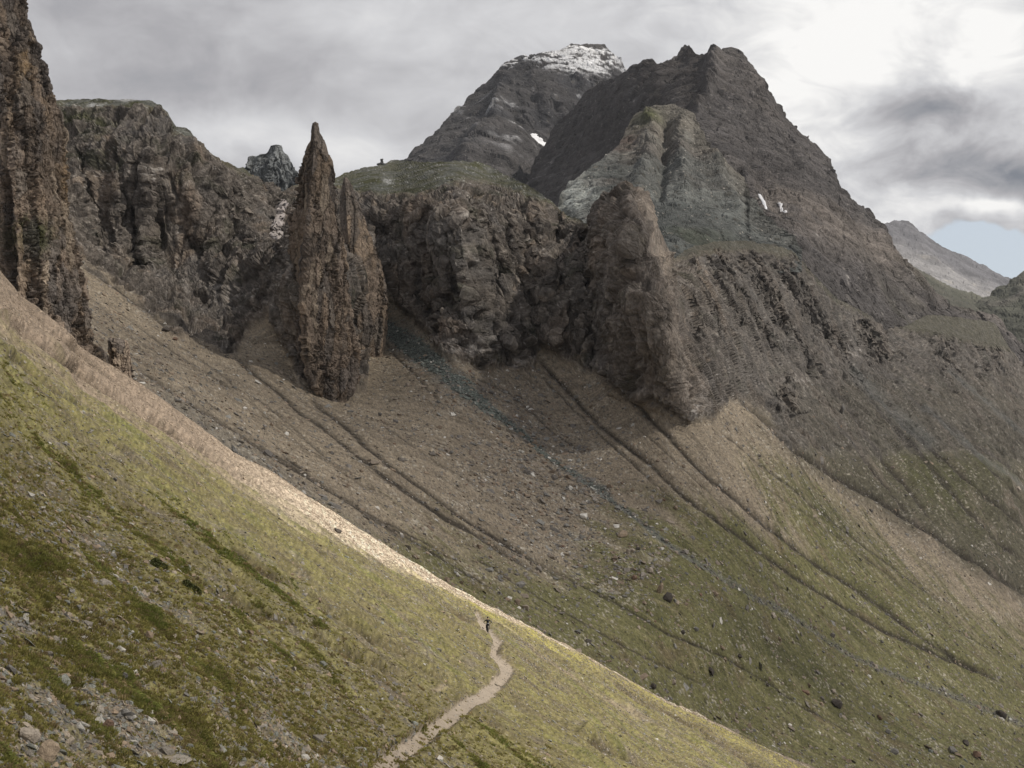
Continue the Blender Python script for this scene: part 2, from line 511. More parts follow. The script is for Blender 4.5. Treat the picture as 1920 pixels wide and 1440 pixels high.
# relief: streaks running down the slope (mostly +x), little gullies, hummocks
run = fbm(Y / 3.5 + 0.15 * X, X / 26, Z / 26, 4)
hum = fbm(X / 2.6, Y / 2.6, Z / 2.6, 4)
big = fbm(X / 30, Y / 30, Z / 30, 3)
disp = 0.85 * run + 0.30 * hum + 1.1 * big
NG = [([(600, 1137), (660, 1168), (725, 1205), (765, 1230), (800, 1255), (860, 1280)], 5, 0.9), ([(560, 1195), (640, 1235), (700, 1252), (760, 1275)], 5, 0.7),
      ([(0, 600), (66, 643), (146, 698), (226, 749), (310, 796), (383, 847), (460, 905)], 4, 1.3), ([(0, 669), (50, 705), (91, 734), (160, 780)], 4, 0.8),
      ([(30, 560), (100, 625), (180, 690), (260, 742), (380, 825)], 3, 1.0),
      ([(1100, 1382), (1137, 1402), (1190, 1432), (1240, 1465)], 6, 0.8), ([(1280, 1340), (1325, 1378), (1362, 1397), (1400, 1422), (1425, 1440), (1470, 1470)], 6, 1.2),
      ([(1140, 1275), (1200, 1315), (1260, 1345), (1320, 1375)], 5, 0.5),
      ([(780, 1128), (830, 1152), (880, 1170)], 4, 0.7), ([(822, 1133), (850, 1152), (885, 1166)], 3, 0.6), ([(330, 1075), (420, 1120), (520, 1170), (600, 1195)], 5, 0.5),
      ([(420, 1010), (520, 1080), (640, 1140), (720, 1180)], 5, 0.5), ([(200, 930), (330, 1010), (430, 1080), (520, 1140)], 5, 0.45)]
gul = np.zeros_like(X)
for pts, w_, h_ in NG:
    d, s, a = line_dist(PX, PY, pts, 40)
    e = np.exp(-(d / w_) ** 2) * sstep(0, 0.12, a) * sstep(1.0, 0.8, a) * (0.55 + 0.7 * wob + 0.4)
    gul = np.maximum(gul, e)
    disp = disp - h_ * e + 0.45 * h_ * np.exp(-((d - 2.1 * w_) / w_) ** 2) * (s < 0)
rimfade = sstep(0, 14, PY - near_sil(PX))
disp = disp * (0.55 + 0.45 * rimfade)
onpath = sstep(1.25, 0.75, pm)
disp = disp * (1 - 0.7 * onpath) - 0.22 * onpath + 0.10 * np.exp(-((pm - 1.5) / 0.3) ** 2)
disp -= 0.08 * np.exp(-(dT / 4.0) ** 2)
NEAR['P'] = P0 + N0 * disp[..., None]
NEAR['N'] = grid_normals(NEAR['P'])
# colour
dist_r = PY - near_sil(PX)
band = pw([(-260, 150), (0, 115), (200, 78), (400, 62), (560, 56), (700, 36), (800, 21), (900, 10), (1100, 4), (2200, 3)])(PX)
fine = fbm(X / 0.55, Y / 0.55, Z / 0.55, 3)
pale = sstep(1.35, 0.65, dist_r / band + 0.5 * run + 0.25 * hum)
grass_n = fbm(Y / 5.0 + 0.2 * X, X / 15, Z / 15, 4)
lush = sstep(0.08, 0.42, grass_n + 0.35 * hum - 0.05)
heath = sstep(0.10, 0.45, 0.5 * fbm(X / 4 + 31, Y / 4, Z / 4, 4) + 0.75 * fbm(Y / 1.7 + 0.1 * X, X / 17 + 9, Z / 17, 4) - 0.10 * grass_n)
stony = sstep(0.05, 0.5, fbm(X / 3.1 + 80, Y / 2.2, Z / 3, 4) + sstep(620, 0, PX) * sstep(950, 1250, PY) * 0.14)
c = np.empty(X.shape + (3,)); c[:] = (0.182, 0.165, 0.066)
c = lerp3(c, (0.105, 0.110, 0.036), 0.65 * lush)
c = lerp3(c, (0.098, 0.080, 0.050), 0.85 * heath)
c = lerp3(c, (0.205, 0.178, 0.140), 0.75 * stony)
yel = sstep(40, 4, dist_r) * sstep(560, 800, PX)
c = lerp3(c, (0.37, 0.325, 0.105), 0.8 * yel)  # sunlit yellow along the crest painted into the grass
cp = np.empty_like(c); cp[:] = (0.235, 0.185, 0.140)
cp = lerp3(cp, (0.55, 0.46, 0.35), sstep(330, 680, PX))  # pale scree, raised further towards the right to paint the sunlit crest glow
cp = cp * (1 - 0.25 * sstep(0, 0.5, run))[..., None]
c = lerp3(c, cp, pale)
c = lerp3(c, (0.30, 0.245, 0.18), 0.75 * np.exp(-(dT / 2.8) ** 2) * sstep(-0.3, 0.15, wob + 0.1))
c = lerp3(c, (0.33, 0.27, 0.21), 0.7 * np.exp(-(dS / 3.0) ** 2))
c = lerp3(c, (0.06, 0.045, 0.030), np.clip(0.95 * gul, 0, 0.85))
wn = np.clip(rng.standard_normal(X.shape), -2, 2.2)
bare = sstep(0.25, -0.25, grass_n + 0.4 * hum) * (1 - pale)
c = lerp3(c, (0.118, 0.094, 0.060), 0.45 * bare)
c = c * (1 + 0.30 * fine + 0.24 * wn)[..., None]
edge = np.exp(-((pm - 1.05) / 0.25) ** 2)
c = lerp3(c, (0.20, 0.16, 0.105), 0.5 * edge)
path_c = np.array([0.295, 0.250, 0.198]) * (1 + 0.20 * fine + 0.15 * hum)[..., None]
isp = pm < 1.0
c[isp] = path_c[isp]
c = np.clip(c, 0.01, 0.6)
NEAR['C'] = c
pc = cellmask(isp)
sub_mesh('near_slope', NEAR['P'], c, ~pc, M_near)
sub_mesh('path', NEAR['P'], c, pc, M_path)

# ---- scree slope and cliffs
top2 = pw([(-160, 150), (60, 165), (98, 188), (150, 186), (250, 187), (285, 190), (303, 199), (310, 207), (318, 222), (325, 239), (345, 240), (357, 247), (368, 264), (380, 270),
           (388, 286), (405, 296), (430, 308), (445, 315), (456, 314), (475, 330), (505, 352), (522, 366), (545, 350), (575, 340), (625, 336), (645, 325), (690, 312), (708, 311), (724, 306),
           (735, 299), (750, 300), (790, 304), (850, 302), (900, 304), (918, 310), (930, 319), (960, 335), (990, 347), (1010, 362), (1035, 378), (1050, 393), (1062, 404), (1085, 410),
           (1100, 420), (1113, 415), (1120, 400), (1127, 383), (1140, 366), (1160, 358), (1176, 355), (1195, 360), (1208, 371), (1219, 399), (1238, 432), (1250, 461), (1263, 486), (1290, 466), (1340, 452), (1400, 452), (1470, 464), (1490, 474), (1530, 520), (1570, 560), (1620, 585),
           (1660, 622), (1700, 610), (1740, 590), (1790, 594), (1840, 600), (1865, 604), (1885, 640), (1905, 672), (1940, 700), (2080, 770)])
bot2 = lambda x: np.maximum(near_sil(x) + 130, 700)
D2 = Depth([(640, 990, 262), (300, 770, 262), (100, 640, 280), (-100, 520, 300), (900, 1150, 275), (1100, 1250, 285), (1300, 1360, 310), (1540, 1450, 325), (1920, 1440, 420), (1920, 1600, 330), (1200, 1420, 255), (700, 1140, 232),
            (1160, 1005, 370), (700, 850, 360), (450, 720, 385), (260, 600, 430), (150, 490, 470), (430, 650, 455), (600, 740, 430), (690, 590, 530), (830, 660, 480), (1000, 660, 510),
            (1140, 720, 474), (1330, 780, 446), (1400, 740, 560), (1550, 750, 680), (1700, 750, 800), (1920, 800, 960), (1920, 1110, 680), (1650, 940, 600), (1450, 820, 520), (1450, 1000, 440),
            (1700, 1180, 480), (1300, 1150, 340), (110, 220, 560), (300, 230, 545), (330, 260, 540), (450, 330, 560), (540, 400, 590), (640, 400, 600), (660, 340, 690), (740, 305, 780), (920, 312, 740),
            (860, 352, 565), (700, 372, 580), (780, 368, 570), (1000, 372, 600), (1060, 408, 595), (1104, 440, 540), (1108, 560, 505), (1120, 690, 490), (1178, 365, 500), (1205, 450, 476), (1228, 540, 462), (1240, 640, 450), (1248, 740, 444), (1278, 510, 545), (1305, 600, 525), (1335, 690, 490), (575, 480, 468), (560, 600, 452), (645, 560, 462), (660, 480, 500), (200, 240, 540), (1260, 480, 640), (1340, 458, 690), (1480, 480, 760), (1560, 560, 830),
            (1660, 640, 930), (1780, 620, 1040), (1850, 610, 1100), (1920, 690, 1150), (720, 440, 575)])
SCR = layer(-160, 2080, 2.0, top2, bot2, 640, D2, back=[(160, -90), (80, -30), (35, -8), (15, -2), (5, -0.3)])
PX, PY, P0 = SCR['PX'], SCR['PY'], SCR['P']
N0 = grid_normals(P0)
X, Y, Z = P0[..., 0], P0[..., 1], P0[..., 2]
sc = np.linalg.norm(P0, axis=2) / 550.0
base_line = pw([(-160, 440), (0, 470), (100, 480), (150, 492), (200, 522), (260, 575), (330, 620), (400, 655), (440, 665), (470, 612), (510, 585), (540, 650), (560, 720), (640, 740), (688, 720), (692, 590),
                (700, 565), (712, 550), (728, 556), (760, 585), (800, 615), (830, 662), (900, 692), (1000, 690), (1010, 650), (1060, 672), (1110, 695), (1150, 730), (1200, 757), (1290, 792), (1335, 782), (1365, 752), (1400, 748), (1440, 780), (1470, 832), (1540, 852), (1620, 866), (1700, 852), (1780, 850), (1850, 865), (1920, 885), (2080, 910)])
XL = X + 0.17 * Z
wp = fbm(X / 14, Y / 14, Z / 14, 4)
mid = fbm(X / 5.5, Y / 5.5, Z / 5.5, 4)
fin = fbm(X / 1.7, Y / 1.7, Z / 1.7, 3)
cl = sstep(14, -14, PY - base_line(PX) + 26 * wp)
plat_line = pw([(-160, 175), (100, 203), (150, 206), (200, 207), (240, 205), (300, 207), (330, 250), (380, 285), (420, 312), (500, 345), (640, 360), (690, 366), (760, 370), (800, 366), (850, 344), (880, 338),
                (930, 350), (960, 362), (1000, 378), (1040, 396), (1060, 408), (1100, 423), (1114, 412), (1126, 378), (1150, 352), (1176, 348), (1210, 362), (1240, 425), (1264, 488), (1300, 482), (1350, 470), (1420, 474), (1490, 482), (1560, 566), (1700, 618), (1900, 660), (2080, 780)])
plat = sstep(9, -9, PY - plat_line(PX) + 12 * mid)
cl = cl * (1 - plat) * (1 - 0.40 * sstep(1440, 1540, PX) * sstep(680, 760, PY + 50 * wp))
RIB = [([(1130, 400), (1140, 520), (1150, 640)], 16, 5), ([(1160, 430), (1175, 540), (1185, 660)], 9, -5),
       ([(285, 270), (282, 400), (286, 520)], 15, 9), ([(263, 290), (254, 400), (259, 520)], 9, -13), ([(300, 320), (320, 400), (350, 450), (395, 530)], 7, -6),
       ([(210, 300), (215, 400), (225, 500)], 16, 5), ([(160, 280), (170, 380), (200, 500)], 14, -5), ([(350, 300), (370, 400), (430, 560)], 20, 5), ([(410, 360), (450, 470), (500, 570)], 14, -5),
       ([(440, 340), (475, 430), (505, 520)], 14, 5), ([(520, 380), (515, 480), (505, 590)], 16, -9),
       ([(815, 372), (820, 480), (838, 600), (850, 650)], 42, 18), ([(862, 372), (868, 450), (880, 560), (905, 640)], 11, 7), ([(892, 365), (910, 470), (930, 540), (962, 610)], 18, -11),
       ([(930, 535), (945, 600), (962, 660)], 20, 11), ([(1000, 385), (1010, 480), (1030, 600), (1060, 670)], 26, 8), ([(950, 380), (968, 470), (985, 560)], 10, 5), ([(745, 375), (762, 450), (790, 560), (822, 640)], 12, -9),
       ([(1045, 420), (1060, 520), (1085, 640)], 12, -6), ([(1088, 420), (1102, 520), (1114, 620), (1120, 700)], 13, -17), ([(975, 400), (990, 500), (1010, 610)], 7, -5),
       ([(1350, 465), (1385, 530), (1430, 600), (1470, 660)], 13, 13), ([(1300, 480), (1330, 560), (1362, 640)], 11, 8), ([(1410, 470), (1455, 560), (1500, 640), (1550, 720)], 12, 12),
       ([(1480, 490), (1530, 570), (1600, 660)], 13, 11), ([(1268, 490), (1292, 570), (1312, 650)], 12, -11), ([(1328, 480), (1350, 540), (1395, 630)], 8, -9), ([(1385, 480), (1425, 560), (1470, 640)], 9, -10),
       ([(1450, 490), (1495, 570), (1550, 650)], 9, -10), ([(1645, 600), (1655, 640), (1665, 670)], 17, 22), ([(1615, 600), (1625, 650), (1640, 690)], 12, -14), ([(1468, 722), (1488, 735), (1498, 780)], 20, 13), ([(1450, 740), (1456, 780)], 10, -8),
       ([(1785, 620), (1792, 700)], 18, 20), ([(1865, 615), (1882, 700)], 14, 20), ([(1838, 625), (1852, 720)], 12, -20), ([(1750, 640), (1765, 720)], 12, -14),
       ([(1560, 620), (1600, 700), (1640, 760)], 12, 8), ([(1700, 650), (1730, 720), (1770, 800)], 16, 8), ([(1900, 700), (1915, 780)], 10, 12)]
wx = PX + 9 * wp + 4 * mid; wy = PY
ribsum = np.zeros_like(X)
for pts, w_, h_ in RIB:
    d, s, a = line_dist(wx, wy, pts, 3.2 * w_)
    e = np.exp(-(d / w_) ** 2) * sstep(0, 0.10, a + 0.02) * sstep(1.0, 0.85, a - 0.02)
    ribsum += (0.75 if h_ > 0 else 0.85) * (1 + 0.45 * sstep(1250, 1320, PX) - 1.0 * sstep(1600, 1720, PX)) * h_ * e * (0.75 + 0.5 * mid)
def wedge(py0, prof, h):
    """a buttress standing out of the wall: left foot, leading edge, right foot at each height"""
    q = np.array(prof, float)
    l, a, r, hh = (np.interp(PY, q[:, 0], q[:, k]) for k in (1, 2, 3, 4))
    x = PX + 5 * wp + 3 * mid
    e = np.clip(np.minimum((x - l) / (a - l + 1e-6), (r - x) / (r - a + 1e-6)), 0, 1)
    return h * hh * (0.35 * np.sqrt(e) + 0.65 * e)
stand = wedge(0, [(350, 1150, 1178, 1206, .25), (372, 1132, 1186, 1215, .5), (400, 1112, 1194, 1224, .7), (432, 1100, 1206, 1242, .85), (461, 1098, 1214, 1255, 1), (534, 1104, 1234, 1278, 1), (570, 1106, 1240, 1290, 1), (640, 1110, 1250, 1306, 1), (690, 1116, 1258, 1324, .85), (740, 1140, 1268, 1340, .6), (795, 1240, 1296, 1344, 0)], 34)
stand = np.maximum(stand, wedge(0, [(330, 560, 590, 640, .0), (380, 548, 588, 655, .5), (420, 536, 587, 665, .8), (515, 520, 584, 690, 1), (569, 514, 582, 696, 1), (624, 518, 582, 700, .9), (669, 534, 586, 700, .7), (705, 552, 592, 694, .5), (760, 575, 606, 660, 0)], 19))
stand = np.maximum(stand, wedge(0, [(365, 752, 858, 900, .5), (450, 768, 866, 912, .9), (560, 795, 880, 925, .9), (640, 826, 900, 940, .6), (700, 850, 900, 930, 0)], 22))
stand = np.maximum(stand, wedge(0, [(520, 905, 940, 985, 0), (560, 908, 945, 990, .8), (640, 925, 965, 1000, .8), (700, 950, 970, 990, 0)], 13))
stand = np.maximum(stand, wedge(0, [(390, 960, 1010, 1060, .6), (500, 970, 1025, 1085, 1), (620, 1000, 1045, 1100, .8), (690, 1040, 1065, 1090, 0)], 14))
P0 = at(PX, PY, D2(PX, PY) - stand - ribsum * (sc ** 0.4) * np.maximum(cl, 0.25 * sstep(1300, 1400, PX)) * sstep(2, 20, PY - top2(PX)))
nb_ = SCR['nb']; P0[:nb_] += SCR['P'][:nb_] - SCR['P'][nb_]
N0 = grid_normals(P0)
# rock texture: vertical flutes, tilted beds, broken blocks
flute = fbm(XL / 11 + 0.6 * wp, Y / 14, Z / 60, 4, ridged=True)
flute2 = fbm(XL / 4.2 + 0.5 * wp, Y / 5, Z / 26, 3, ridged=True)
bedc = (Z + 0.16 * X + 3.5 * wp) / 4.6
bed = (bedc - np.floor(bedc)); bed = sstep(0, 0.75, bed) - sstep(0.8, 1.0, bed)
bedc2 = (Z + 0.22 * X + 2.0 * mid + 5 * wp) / 1.55
bed2 = (bedc2 - np.floor(bedc2)); bed2 = sstep(0, 0.7, bed2) - sstep(0.75, 1.0, bed2)
km = cl > 0.02
fa = np.zeros_like(X); fb = np.zeros_like(X); ra = np.zeros(X.shape + (3,)); rb_ = np.zeros(X.shape + (3,)); ga = np.ones_like(X)
wj = 0.35 * mid
fa[km], ra[km], ga[km] = facets((XL / 8 + wj)[km], (Y / 9 + wj)[km], ((Z - 0.12 * X) / 40 + 0.5 * wj)[km])
fc = np.zeros_like(X); fc[km], _, _ = facets((X / 1.7 + wj)[km], (Y / 1.7 + wj)[km], ((Z + 0.2 * X) / 2.3 + wj)[km], 90)
fb[km], rb_[km], _ = facets((X / 3.4 + wj)[km], (Y / 3.4 + wj)[km], ((Z + 0.15 * X) / 5.5 + wj)[km], 40)
cleft = fbm(XL / 13 + 0.5 * wp + 20, Y / 30, Z / 95, 3, ridged=True)
cleft = sstep(0.52, 0.86, cleft)
flute = fbm(XL / 8.5 + 0.45 * wp, Y / 14, Z / 85, 4, ridged=True)
spc = np.maximum(np.linalg.norm(np.gradient(P0, axis=0), axis=2), np.linalg.norm(np.gradient(P0, axis=1), axis=2))
a_s = sstep(2.4, 0.9, spc); a_m = sstep(4.8, 1.7, spc)      # no detail finer than the mesh can carry
rock = (3.6 * flute - 4.2 * cleft + 0.6 * fa) * (0.12 + 0.88 * a_m) + (1.2 * flute2 + 0.30 * bed) * a_m + 0.4 * wp + (0.25 * bed2 + 0.2 * mid + 0.10 * fin + 0.5 * fb + 0.16 * fc) * a_s
flow = fbm(Y / 6.5 + 0.1 * X, X / 90, Z / 90, 4)
flow2 = fbm(Y / 1.8 + 0.1 * X, X / 16, Z / 16, 3)
rough_r = sstep(1400, 1540, PX) * sstep(1000, 860, PY - 0.62 * (PX - 1600))
ground = 3.0 * rough_r * (fbm(X / 22 + 0.25 * Z / 22, Y / 70, Z / 80, 4, ridged=True) + 0.4 * mid) + 0.9 * flow + 0.35 * flow2 + 0.28 * mid + 0.22 * fin + 1.0 * fbm(X / 45, Y / 45, Z / 45, 2)
GUL = [([(245, 683), (310, 727), (365, 763), (437, 807), (510, 855), (583, 898), (656, 942), (720, 985), (780, 1028)], 5.0, 2.4), ([(600, 908), (691, 963), (746, 996), (804, 1033), (866, 1070), (930, 1110)], 3.2, 0.9),
       ([(425, 662), (485, 705), (529, 738), (561, 771), (607, 803), (662, 848), (709, 884), (775, 928), (833, 968), (884, 997), (943, 1034), (1037, 1088)], 3.8, 1.7),
       ([(575, 740), (625, 782), (680, 830), (735, 873), (804, 924), (870, 972), (928, 1005), (997, 1045), (1081, 1100)], 4.2, 1.9),
       ([(990, 648), (1037, 702), (1085, 753), (1121, 793), (1169, 833), (1220, 872), (1286, 930), (1340, 970), (1384, 1003), (1439, 1043), (1512, 1094), (1585, 1137), (1655, 1178), (1702, 1202), (1765, 1230), (1840, 1262), (1920, 1297)], 4.0, 1.9),
       ([(1140, 722), (1202, 771), (1249, 815), (1293, 861), (1340, 904), (1388, 941), (1439, 988), (1493, 1028), (1548, 1068), (1603, 1101), (1657, 1138), (1722, 1190), (1765, 1217), (1797, 1240), (1852, 1265), (1920, 1300)], 4.0, 1.9),
       ([(1366, 733), (1420, 777), (1475, 835), (1548, 884), (1621, 928), (1694, 972), (1760, 1012), (1803, 1041), (1840, 1062), (1876, 1088), (1960, 1140)], 4.5, 2.8),
       ([(1500, 650), (1537, 700), (1585, 762), (1621, 820), (1657, 868), (1694, 911), (1730, 962), (1764, 1012)], 3.8, 2.4), ([(1560, 790), (1614, 860), (1650, 908), (1705, 973)], 3.2, 2.0),
       ([(1580, 670), (1606, 704), (1621, 733), (1694, 802), (1749, 849), (1803, 897), (1850, 940), (1930, 1000)], 3.4, 2.4), ([(150, 500), (220, 545), (280, 590), (350, 640)], 3.0, 1.6),
       ([(880, 1040), (960, 1090), (1060, 1150), (1150, 1200), (1250, 1250), (1350, 1300)], 3.0, 0.8), ([(930, 1010), (1030, 1060), (1130, 1115), (1260, 1190), (1390, 1250), (1500, 1320), (1640, 1395)], 3.4, 0.9),
       ([(1060, 610), (1120, 665), (1190, 720), (1240, 765)], 3.0, 1.0), ([(890, 705), (960, 740), (1040, 810), (1090, 850)], 2.8, 0.9), ([(700, 610), (745, 670), (790, 715), (830, 760)], 2.6, 0.8),
       ([(1720, 560), (1790, 640), (1850, 700), (1930, 760)], 3.0, 2.5), ([(1650, 690), (1720, 760), (1790, 810), (1930, 910)], 3.2, 2.5), ([(470, 760), (560, 830), (650, 890), (720, 930)], 2.6, 0.5),
       ([(1440, 770), (1500, 850), (1560, 900)], 3, 1.0), ([(200, 650), (300, 700), (420, 780)], 2.6, 0.5), ([(1330, 1000), (1430, 1080), (1560, 1160), (1700, 1240)], 2.6, 0.5)]
GUL += [([(190, 560), (260, 610), (330, 660), (420, 720), (500, 775), (590, 840), (660, 890)], 2.4, 0.7), ([(330, 640), (420, 705), (520, 780), (600, 845)], 2.2, 0.6), ([(520, 850), (600, 905), (690, 960), (780, 1010), (850, 1050)], 2.6, 0.9),
        ([(650, 850), (730, 905), (820, 960), (900, 1010)], 2.2, 0.6), ([(700, 790), (790, 850), (870, 900), (960, 960)], 2.2, 0.5), ([(1010, 700), (1070, 760), (1140, 830), (1230, 910), (1330, 990)], 2.6, 0.8), ([(1180, 790), (1260, 860), (1350, 940), (1450, 1030), (1560, 1110)], 2.4, 0.6),
        ([(1340, 800), (1400, 850), (1470, 905), (1560, 980), (1680, 1070), (1800, 1150)], 2.6, 0.8), ([(1420, 900), (1520, 970), (1640, 1060), (1780, 1170), (1920, 1260)], 2.4, 0.6), ([(1540, 620), (1580, 690), (1640, 770), (1720, 850), (1800, 940)], 3.0, 1.6), ([(1660, 800), (1740, 880), (1830, 980), (1920, 1060)], 3.0, 1.6), ([(1740, 780), (1830, 860), (1930, 960)], 2.8, 1.4)]
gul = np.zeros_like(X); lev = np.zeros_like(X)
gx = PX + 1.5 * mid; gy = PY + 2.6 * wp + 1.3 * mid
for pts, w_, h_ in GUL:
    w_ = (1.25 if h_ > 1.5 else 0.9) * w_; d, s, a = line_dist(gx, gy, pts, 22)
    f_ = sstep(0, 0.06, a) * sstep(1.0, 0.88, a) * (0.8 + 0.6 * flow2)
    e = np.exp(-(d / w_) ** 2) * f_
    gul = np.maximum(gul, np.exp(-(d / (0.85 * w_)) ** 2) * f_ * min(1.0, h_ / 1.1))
    ground = ground + sc * (-0.60 * h_ * e + 0.22 * h_ * np.exp(-((d - 2.2 * w_) / (0.9 * w_)) ** 2) * f_)
CH = [(676, 582), (691, 603), (733, 620), (797, 666), (855, 713), (910, 760), (965, 800), (1037, 862), (1129, 924), (1183, 965), (1238, 1008), (1293, 1045), (1373, 1094), (1446, 1134), (1512, 1174), (1590, 1225), (1652, 1252), (1727, 1285), (1815, 1315), (1930, 1362)]
chw = pw([(676, 4), (720, 14), (780, 18), (850, 14), (910, 11), (965, 5), (1037, 4.5), (1129, 6), (1200, 3.4), (1293, 3), (1400, 3.4), (1512, 3.2), (1600, 3.4), (1700, 2.8), (1800, 3.6), (1930, 3.6)])
dC, sC, aC = line_dist(gx, gy, CH, 50)
chr_ = dC / (chw(PX) * (1 + 0.5 * flow2 + 0.5 * mid + 0.35 * fin))
chute = chr_ < 1.0
ground = ground - 0.5 * sc * np.exp(-chr_ ** 2)
CH2 = [([(1598, 700), (1640, 745), (1700, 800), (1740, 830)], 13), ([(1778, 700), (1840, 750), (1925, 822)], 5), ([(1730, 766), (1803, 828), (1840, 862), (1925, 925)], 6), ([(1600, 555), (1625, 580), (1650, 595)], 7)]
blue = np.zeros_like(X)
for pts, w_ in CH2:
    d, s, a = line_dist(gx, gy, pts, 40)
    blue = np.maximum(blue, np.exp(-(d / w_) ** 2))
scr_ = sc ** 0.55
disp = scr_ * (rock * cl * (1 - 0.35 * sstep(1280, 1450, PX)) + 0.9 * plat * (wp + mid)) + ground * (1 - cl) * (1 - plat)
SCR['P'] = P0 + N0 * disp[..., None]
SCR['N'] = grid_normals(SCR['P'])
# colour of the rock
c = np.empty(X.shape + (3,)); c[:] = (0.104, 0.086, 0.071)
c = lerp3(c, (0.062, 0.052, 0.045), sstep(0.0, 0.45, wp + 0.3 * mid))
och = sstep(0.05, 0.5, fbm(X / 16 + 40, Y / 20, Z / 55, 4) + 0.02 * ribsum)  # random ochre, with extra lit-rib warmth painted on projecting ribs
c = lerp3(c, (0.185, 0.132, 0.090), 0.75 * och)
c = lerp3(c, (0.215, 0.160, 0.112), 0.8 * (rb_[..., 1] > 0.86) * sstep(-0.3, 0.3, wp + 0.3 * (ra[..., 1] - 0.5)))
c = c * (0.80 + 0.40 * (0.6 * ra[..., 2] + 0.4 * rb_[..., 2]))[..., None]
gry = sstep(0.05, 0.45, fbm(X / 24 + 90, Y / 24, Z / 24, 4))
c = lerp3(c, (0.135, 0.125, 0.118), 0.6 * gry)
moss = sstep(0.02, 0.4, fbm(X / 14 + 150, Y / 14, Z / 9, 4) + 0.35 * np.exp(-((PX - 170) / 80) ** 2 - ((PY - 270) / 60) ** 2) - 0.10)
c = lerp3(c, (0.052, 0.055, 0.030), 0.7 * moss)
led = np.exp(-((PY - 229 - 0.06 * (PX - 150)) / 5) ** 2) * sstep(90, 110, PX) * sstep(240, 200, PX)
c = lerp3(c, (0.075, 0.078, 0.030), np.clip(1.2 * led, 0, 0.85))
right = sstep(1250, 1450, PX)
c = lerp3(c, (0.155, 0.140, 0.126), 0.55 * right)
spk = perlin(X / 0.9, Y / 0.9, Z / 0.9) + 0.5 * perlin(X / 9 + 7, Y / 9, Z / 9)
c = lerp3(c, (0.34, 0.31, 0.28), 0.75 * sstep(0.62, 0.80, spk))
white = np.exp(-((PX - 880) / 60) ** 2 - ((PY - 655) / 22) ** 2) + np.exp(-((PX - 975) / 22) ** 2 - ((PY - 685) / 12) ** 2) + np.exp(-((PX - 1300) / 40) ** 2 - ((PY - 768) / 24) ** 2) + \
    np.exp(-((PX - 1600) / 18) ** 2 - ((PY - 660) / 12) ** 2) * 1.6 + np.exp(-((PX - 1495) / 24) ** 2 - ((PY - 716) / 5) ** 2) * 1.5 + np.exp(-((PX - 400) / 60) ** 2 - ((PY - 560) / 30) ** 2) * 0.7 + \
    np.exp(-((PX - 868) / 7) ** 2 - ((PY - 425) / 25) ** 2) * 1.5
lit_edge = np.exp(-((PX - pw([(360, 1190), (450, 1228), (540, 1250), (640, 1264), (780, 1300)])(PY)) / 20) ** 2) * sstep(350, 400, PY) * sstep(800, 760, PY)
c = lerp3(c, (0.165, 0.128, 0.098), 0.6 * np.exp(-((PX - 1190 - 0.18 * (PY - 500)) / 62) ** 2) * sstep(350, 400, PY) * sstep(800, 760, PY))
c = lerp3(c, (0.29, 0.23, 0.175), np.clip(0.8 * lit_edge * (0.8 + mid), 0, 0.8))  # sunlight on the pillar's right edge painted into the rock
c = lerp3(c, (0.36, 0.325, 0.295), np.clip(white * sstep(-0.1, 0.35, mid + 0.5 * fin), 0, 0.9))
c = lerp3(c, (0.235, 0.200, 0.165), 0.55 * sstep(0.62, 0.85, flute2 + 0.15 * fin))  # raised flutes painted paler as linear highlights
c = 0.66 * c + 0.34 * c.mean(axis=2, keepdims=True) * np.array([1.03, 1.0, 0.93])
rockc = (1.40 - 0.30 * right)[..., None] * (1 + 0.07 * rng.standard_normal(X.shape).clip(-2, 2)[..., None]) * (1 + 0.45 * fbm(X / 2.6 + 0.3 * wp, Y / 4, Z / 45, 3))[..., None] * c * (1 - 0.35 * sstep(0.07, 0.0, ga))[..., None]
# colour of the scree
s_ = np.empty_like(c); s_[:] = (0.184, 0.153, 0.121)
s_ = lerp3(s_, (0.130, 0.108, 0.086), sstep(-0.1, 0.45, flow))
s_ = lerp3(s_, (0.228, 0.190, 0.150), sstep(0.05, 0.45, flow2 + 0.3 * flow))
bould = (0.55 + 0.9 * np.clip(flow2 + wp, -0.4, 0.6)) * np.exp(-((PX - 1010 - 0.6 * (PY - 880)) / 150) ** 2) * sstep(640, 760, PY) * sstep(1190, 1050, PY)
s_ = lerp3(s_, (0.150, 0.128, 0.110), 0.6 * np.clip(bould, 0, 1))
slaty = np.exp(-((PX - 360 - 1.35 * (PY - 790)) / 50) ** 2) * sstep(700, 760, PY)
s_ = lerp3(s_, (0.135, 0.125, 0.112), 0.65 * slaty)
rsl = sstep(1360, 1520, PX) * sstep(1.0, 0.2, (PY - pw([(1300, 760), (1420, 800), (1475, 835), (1548, 884), (1694, 972), (1803, 1041), (1920, 1110), (2080, 1200)])(PX)) / 60 + 0.3)
rbr = sstep(-0.05, 0.35, fbm(X / 16 + 0.25 * Z / 16, Y / 60, Z / 70, 4, ridged=True) - 0.15 + 0.3 * wp)
s_ = lerp3(s_, (0.112, 0.095, 0.082), 0.85 * rsl)
s_ = lerp3(s_, (0.062, 0.058, 0.042), 0.85 * rsl * rbr)
gl = pw([(-160, 1100), (500, 1010), (800, 975), (960, 1030), (1060, 1000), (1110, 925), (1250, 925), (1400, 880), (1460, 850), (1600, 965), (1800, 1100), (1920, 1160), (2080, 1200)])
gq = (PY - gl(PX)) / 150 + 0.75 * flow + 0.35 * flow2 + 0.5 * wp - 0.65 * bould
strip = np.exp(-((PX - 1395 - 1.05 * (PY - 940)) / 42) ** 2) * sstep(800, 850, PY) * sstep(1090, 1010, PY)
gq = gq - 0.9 * strip
